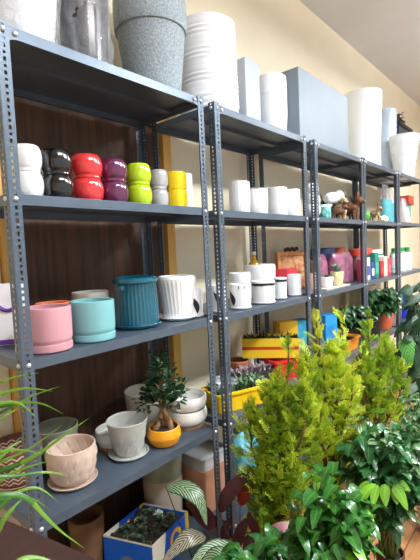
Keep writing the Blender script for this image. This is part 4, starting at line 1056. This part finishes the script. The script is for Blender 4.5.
def leafy(name, label, c, pot_h, centre, radii, nst, seed, m, lw=.017, ll=.055, pot_m=None, fresh=None, cat='potted plant', potr=.11, per=7, grp=None):
    rnd = random.Random(seed)
    t = thing(name, label, cat, (c[0], c[1], c[2] if len(c) > 2 else 0), 0, grp)
    obj('pot', lathe(pot_prof(lerp_prof([(potr*.75, .002), (potr*.9, pot_h*.6), (potr, pot_h*.97), (potr*.98, pot_h)], 4), .006, pot_h*.85), 40), pot_m or TER, t)
    obj('soil', lathe([(potr*.9, pot_h*.88), (0, pot_h*.92)], 30), SOIL, t)
    cen = Vector(centre)-Vector(t.location)
    st = bmesh.new(); lv = bmesh.new(); fr = bmesh.new()
    for s in range(nst):
        v = Vector((rnd.gauss(0, 1), rnd.gauss(0, 1), rnd.gauss(0, .8)+.25)).normalized()*rnd.uniform(.55, 1.0)
        tip = cen+Vector((v.x*radii[0], v.y*radii[1], v.z*radii[2]))
        root = Vector((rnd.uniform(-.03, .03), rnd.uniform(-.03, .03), pot_h*.9)); mid = root.lerp(tip, .6)+Vector((0, 0, .05))
        pts = [root, root.lerp(mid, .5)+Vector((0, 0, .03)), mid, tip]
        tube(pts, [.004, .003, .0024, .001], 5, st, cap=False)
        axis = (tip-mid); al = axis.length
        if al < .03: axis = v*.08; al = .08
        axis.normalize(); sd = axis.cross(Vector((0, 0, 1)));
        if sd.length < .1: sd = Vector((1, 0, 0))
        sd.normalize(); bm = fr if (fresh and rnd.random() < fresh[1]) else lv
        for j in range(per):
            f = j/(per-1); sg = 1 if j % 2 else -1
            p = mid.lerp(tip, f) if per > 1 else tip
            ax2 = Vector((axis.x, axis.y, axis.z*.45)); d = (ax2*(.35+.65*f)+sd*sg*(.95-.75*f)+Vector((0, 0, rnd.uniform(-.75, .1)))+Vector((rnd.gauss(0, .2), rnd.gauss(0, .2), 0))).normalized()
            L = ll*rnd.uniform(.75, 1.2); sag = Vector((0, 0, -L*rnd.uniform(.1, .45)))
            q = d.cross(Vector((0, 0, 1)));
            leaf(lv if bm is lv else fr, [p, p+d*L*.5+Vector((0, 0, L*.05)), p+d*L+sag], lw*rnd.uniform(.8, 1.2), side=(q.normalized()+Vector((0, 0, rnd.uniform(-.4, .4)))) if q.length > .1 else None, fold=.22, nseg=5, wav=.08)
    obj('stems', st, STEM, t); obj('foliage', lv, m, t, smooth=False)
    if fresh: obj('young_foliage', fr, fresh[0], t, smooth=False)
    return t
cA = at(330, 530, 1.22)
leafy('glossy_shrub', 'bright glossy leaved shrub nearest the camera, in front of the golden cypress', (cA.x, cA.y), .22, at(330, 522, 1.22), (.12, .12, .155), 75, 31, GL1, .017, .06, fresh=(GL3, .15), grp='glossy leaved floor plants')
cB = at(275, 585, 1.32)
leafy('glossy_shrub', 'low glossy leaved plant along the bottom edge below the golden cypress', (cB.x, cB.y), .18, at(268, 584, 1.32), (.18, .17, .11), 60, 33, GL2, .018, .056, fresh=(GL1, .4), grp='glossy leaved floor plants')
cC = (1.20, -.705)
leafy('glossy_shrub', 'darker glossy shrub in a brown pot standing on the wooden floor at right', cC, .14, at(386, 466, 1.66), (.17, .17, .2), 110, 35, GL2, .02, .062, pot_m=mat('dark_brown_pot', (84, 46, 34), .6), fresh=(GL4, .25), potr=.06, grp='glossy leaved floor plants')
sh = bpy.data.objects['glossy_shrub.002']; TS = Vector(sh.location)
for px, k, wpx, tilt in (([(372, 487, .01), (366, 495, 0), (360, 509, -.01)], 1.45, 5.5, .3), ([(378, 485, .01), (375, 495, 0), (373, 508, -.01)], 1.44, 5.5, .2), ([(385, 484, .01), (385, 495, 0), (386, 507, -.01)], 1.44, 5, -.2),
                         ([(391, 484, .01), (395, 494, 0), (397, 505, -.01)], 1.45, 5, -.3), ([(393, 485, .01), (401, 495, 0), (408, 511, -.01)], 1.44, 6, .3), ([(370, 484, .02), (362, 488, 0), (356, 497, -.01)], 1.47, 5, .4), ([(393, 483, .01), (402, 485, 0), (411, 491, 0)], 1.46, 5, .4)):
    pts = [at(u, v, k+.03+dk)-TS for u, v, dk in px]
    sd = (pts[-1]-pts[0]).normalized().cross(FWD).normalized(); bm = bmesh.new()
    leaf(bm, pts, wpx*k/FPX, side=(sd+FWD*tilt).normalized(), fold=.18, nseg=10)
    o = obj('young_leaf', bm, GL3, sh); o['label'] = 'fresh lime green leaf'
cE = tuple(at(436, 470, 2.05).xy)
leafy('pale_variegated_plant', 'pale speckled leaved plant at the right edge beyond the darker shrub', cE, .2, at(414, 412, 2.05), (.07, .07, .13), 30, 39, GL4, .012, .04, pot_m=mat('white_pot_plain', (214, 210, 204), .5), potr=.1)
# split leaved monstera at the right edge
def mono(nt, u, v):
    e = M_(nt, 'ABSOLUTE', M_(nt, 'SUBTRACT', u, .5))
    rib = M_(nt, 'LESS_THAN', M_(nt, 'FRACT', M_(nt, 'SUBTRACT', M_(nt, 'MULTIPLY', v, 8.0), M_(nt, 'MULTIPLY', e, 5.0))), .2)
    return MIX(nt, M_(nt, 'MULTIPLY', rib, .6), (70, 150, 62), (168, 212, 120))
MONO = glossy('monstera_leaf', (26, 62, 34), (48, 88, 50))
MONO.node_tree.nodes['Principled BSDF'].inputs['Coat Weight'].default_value = 0; MONO.node_tree.nodes['Principled BSDF'].inputs['Roughness'].default_value = .5
MONOL = ramp_uv('lime_ribbed_leaf', mono, .32, coat=.3, transl=.2)
cM = at(425, 420, 2.5)
t = thing('monstera', 'tall plant with big ribbed leaves at the right edge beside the far rack', 'potted plant', (2.44, -.62, 0))
T0 = Vector(t.location)
obj('pot', lathe(pot_prof(lerp_prof([(.1, .002), (.12, .15), (.135, .25), (.13, .26)], 4), .007, .22), 40), mat('brown_plastic_pot', (96, 58, 44), .6), t); obj('soil', lathe([(.12, .225), (0, .235)], 30), SOIL, t)
st = bmesh.new()
for (u0, v0, u1, v1, k, wpx) in ((405, 338, 411, 368, 2.4, 8), (424, 292, 408, 306, 2.45, 5), (425, 280, 412, 292, 2.5, 4), (428, 315, 411, 326, 2.4, 5), (412, 296, 401, 310, 2.6, 4), (404, 322, 394, 338, 2.6, 5), (422, 362, 408, 384, 2.45, 6), (424, 310, 416, 336, 2.35, 5), (414, 318, 404, 336, 2.55, 5), (408, 284, 396, 298, 2.65, 4),
                                 (426, 325, 419, 352, 2.4, 6), (420, 345, 416, 372, 2.42, 6), (400, 345, 392, 368, 2.5, 6), (418, 384, 400, 396, 2.4, 7), (426, 300, 418, 318, 2.5, 5), (420, 378, 420, 402, 2.4, 7),
  *[(u_+random.uniform(-3, 3), v_, u_+random.uniform(-14, -4), v_+random.uniform(6, 20), 2.4+random.random()*.3, random.choice((5, 6, 7))) for u_ in (412, 418, 424, 430) for v_ in range(285, 400, 10)]):
    a, b = at(u0, v0, k), at(u1, v1, k-.03)
    view = (a-CAM).normalized(); sd = (b-a).normalized().cross(view).normalized()
    bm = bmesh.new(); leaf(bm, [a-T0, (a+b)/2-T0-view*.015, b-T0], wpx*k/FPX*(1 if wpx == 8 else .62), side=(sd+view*random.uniform(-.7, .7)).normalized(), fold=.15, shape='heart' if wpx == 8 else 'ovate', nseg=10, wav=.1)
    obj('leaf', bm, MONOL if wpx == 8 else MONO, t); tube([(0, 0, .22), (a-T0)*.5+Vector((0, 0, .18)), a-T0], [.007, .005, .003], 6, st)
obj('stems', st, STEM, t)
# plants on the fourth shelf of the third and fourth racks
DKL = glossy('deep_green_leaf', (38, 78, 42), (84, 124, 72))
leafy('shelf_foliage_plant', 'dark leaved plant on the fourth shelf behind the cypress tips', (2.72, .26, Z3b), .14, at(352, 318, 3.25), (.17, .13, .14), 44, 41, DKL, .022, .065, pot_m=mat('black_pot', (30, 30, 32), .5), potr=.07)
t = leafy('shelf_foliage_plant', 'dark leaved plant in an orange pot on the fourth rack', (3.67, .13, Z3b+.003), .18, at(384, 301, 3.72), (.2, .13, .15), 60, 43, DKL, .025, .075, pot_m=mat('orange_terracotta', (198, 96, 58), .6), potr=.11)
simple_pot('black_pot', 'black plastic pot left of the orange pot on the fourth rack', 'plant pot', 3.30, .12, Z3b+.003, [(.085, 0), (.1, .18), (.1, .2)], MATS['black_pot'], .006)
simple_pot('cream_pot', 'cream rounded pot high behind the dark foliage of the fourth rack', 'plant pot', 3.63, .30, Z3b+.003, lerp_prof([(.1, 0), (.13, .2), (.12, .42), (.1, .44)], 4), mat('cream_plastic', (232, 224, 196), .4), .006)
cb = at(411, 309, 4.1)
simple_pot('blue_pot', 'cobalt blue pot beside the far post on the fourth shelf', 'plant pot', 4.36, .12, Z3b+.008, lerp_prof([(.06, 0), (.085, .12), (.09, .26), (.085, .28)], 4), mat('cobalt_glaze', (28, 50, 190), .3, coat=.4), .006)

# ------------------------------------------------------------------ striped and burgundy leaves at the bottom
def striped(name, a, b, n=11.0, sl=7.0, w=.45):
    def f(nt, u, v):
        e = M_(nt, 'ABSOLUTE', M_(nt, 'SUBTRACT', u, .5))
        s = M_(nt, 'LESS_THAN', M_(nt, 'FRACT', M_(nt, 'SUBTRACT', M_(nt, 'MULTIPLY', v, n), M_(nt, 'MULTIPLY', e, sl))), w)
        edge = M_(nt, 'LESS_THAN', e, .43)
        return MIX(nt, M_(nt, 'MULTIPLY', s, edge), a, b)
    return ramp_uv(name, f, .38, coat=.15, transl=.15)
STG = striped('striped_green_leaf', (38, 84, 46), (172, 190, 152)); STP = striped('striped_pink_green_leaf', (70, 92, 58), (206, 186, 170))
MAR = mat('burgundy_leaf', (84, 34, 44), .45, var=(20, .4), rgb2=(58, 24, 32), transl=.2); ORL = mat('orange_red_leaf', (190, 62, 34), .45, var=(20, .4), rgb2=(120, 40, 40), transl=.3); PNK = mat('dusty_pink_leaf', (178, 124, 132), .5, var=(24, .3), transl=.15)
def leaf_plant(name, label, base, pot_h, potr, leaves, grp=None):
    t = thing(name, label, 'potted plant', base, 0, grp)
    T = Vector(base)
    obj('pot', lathe(pot_prof(lerp_prof([(potr*.75, .002), (potr*.9, pot_h*.6), (potr, pot_h*.97), (potr*.98, pot_h)], 4), .005, pot_h*.85), 36), mat('black_pot', (30, 30, 32), .5), t)
    obj('soil', lathe([(potr*.9, pot_h*.88), (0, pot_h*.92)], 24), SOIL, t)
    st = bmesh.new()
    for px, k, wpx, m, tilt, part in leaves:
        pts = [at(u, v, k+dk) for u, v, dk in px]
        view = (pts[0]-CAM).normalized(); sd = (pts[-1]-pts[0]).normalized().cross(view).normalized()
        bm = bmesh.new(); leaf(bm, [p-T for p in pts], wpx*k/FPX, side=(sd+view*tilt).normalized(), fold=.18, nseg=14)
        obj(part, bm, m, t)
        tube([(0, 0, pot_h*.9), (pts[0]-T)*.5+Vector((0, 0, pot_h*.5)), pts[0]-T], [.0035, .0025, .002], 6, st)
    obj('stems', st, mat('dark_stem', (48, 44, 32), .6), t)
    return t
b1 = at(205, 600, 1.70)
leaf_plant('striped_leaf_plant', 'plant with cream striped green leaves beside the blue carton', (b1.x, -.13, 0), .12, .09,
           [([(166, 487, .04), (184, 487, .0), (200, 500, -.03), (207, 526, -.05)], 1.72, 9, STG, .3, 'leaf'), ([(206, 537, .05), (192, 536, 0), (178, 546, -.02), (160, 566, -.04)], 1.68, 9, STP, -.2, 'leaf'),
            ([(244, 551, .04), (222, 549, 0), (205, 553, -.02), (190, 566, -.05)], 1.6, 10, STG, -.2, 'leaf'), ([(213, 530, .02), (205, 518, 0), (196, 509, 0), (186, 505, 0)], 1.72, 9, MAR, .5, 'leaf'),
            ([(232, 560, .02), (220, 556, 0), (208, 562, 0), (196, 580, 0)], 1.55, 9, STG, .2, 'leaf')])
b2 = at(243, 545, 1.72)
leaf_plant('burgundy_leaf_plant', 'plant with burgundy and orange red leaves below the golden cypress', (b2.x, b2.y+.02, 0), .12, .09,
           [([(219, 512, .02), (226, 497, 0), (240, 480, 0), (252, 472, .02)], 1.72, 7.5, MAR, .3, 'leaf'), ([(240, 506, .02), (244, 492, 0), (250, 480, 0), (256, 470, .02)], 1.75, 7, ORL, .2, 'leaf'),
            ([(258, 535, .02), (254, 527, 0), (250, 519, 0), (249, 511, 0)], 1.62, 5, MAR, .3, 'leaf'), ([(266, 533, .02), (278, 528, 0), (290, 526, 0), (305, 529, .02)], 1.58, 5, PNK, .2, 'leaf'), ([(234, 552, .0), (238, 538, 0), (243, 526, 0), (250, 516, 0)], 1.75, 6, MAR, .3, 'leaf'), ([(246, 556, .0), (247, 546, 0), (252, 536, 0), (260, 530, 0)], 1.72, 6, MAR, .5, 'leaf'), ([(226, 550, .0), (224, 538, 0), (226, 526, 0), (232, 516, 0)], 1.8, 5, MAR, .5, 'leaf')])
t = thing('cyan_bag', 'cyan plastic bag glimpsed between the second rack post and the cypress', 'bag', (1.29, .16, Z4), 0)
obj('sack', ball((0, 0, .2), .16, 3, scale=(.75, .6, 1.0), nz=.25), mat('cyan_plastic', (60, 176, 206), .35, var=(12, .5), rgb2=(150, 214, 226)), t)

# ------------------------------------------------------------------ light: ceiling lamps of the shop and daylight from its open front
def lamp(x, y, power, label, sx=1.2, sy=.3, rot=0.0):
    t = thing('ceiling_light', label, 'ceiling light', (x, y, CZ-.36), rot)
    obj('housing', box(-sx/2, sx/2, -sy/2, sy/2, .03, .06, bev=.004), WHITEM, t)
    em = MATS.get('lit_diffuser')
    if em is None:
        em = bpy.data.materials.new('lit_diffuser'); em.use_nodes = True; P = em.node_tree.nodes['Principled BSDF']
        P.inputs['Emission Color'].default_value = (1, .97, .92, 1); P.inputs['Emission Strength'].default_value = 6; MATS['lit_diffuser'] = em
    obj('diffuser', box(-sx/2+.02, sx/2-.02, -sy/2+.02, sy/2-.02, .022, .03), em, t)
    l = bpy.data.lights.new('tube_light', 'AREA'); l.shape = 'RECTANGLE'; l.size = sx-.06; l.size_y = sy-.06; l.energy = power; l.color = (.92, .97, 1)
    o = bpy.data.objects.new('tube_light', l); o.location = (0, 0, .018); link(o, t)
    l2 = l.copy(); l2.energy = power*.75; o = bpy.data.objects.new('added_uplight', l2); o.location = (0, 0, .07); o.rotation_euler = (PI, 0, 0); link(o, t)  # extra upward light, added above the housing to brighten the ceiling
    for ex_ in (-.4, .4): obj('hanging_rod', tube([(ex_*sx, 0, .055), (ex_*sx, 0, .36)], .006, 8), ZINC, t)
lamp(.5, -2.1, 70, 'white ceiling light panel above the first rack aisle')
lamp(2.5, -2.3, 120, 'white ceiling light panel in the middle of the aisle')
lamp(4.6, -1.3, 60, 'white ceiling light panel at the far end of the aisle')
w = bpy.data.worlds.new('shop_daylight'); SC.world = w; w.use_nodes = True
w.node_tree.nodes['Background'].inputs[0].default_value = (.93, .97, 1, 1); w.node_tree.nodes['Background'].inputs[1].default_value = .8
SC.view_settings.view_transform = 'Standard'; SC.view_settings.look = 'None'; SC.view_settings.gamma = 1; SC.view_settings.exposure = .28
SC.view_settings.use_curve_mapping = False
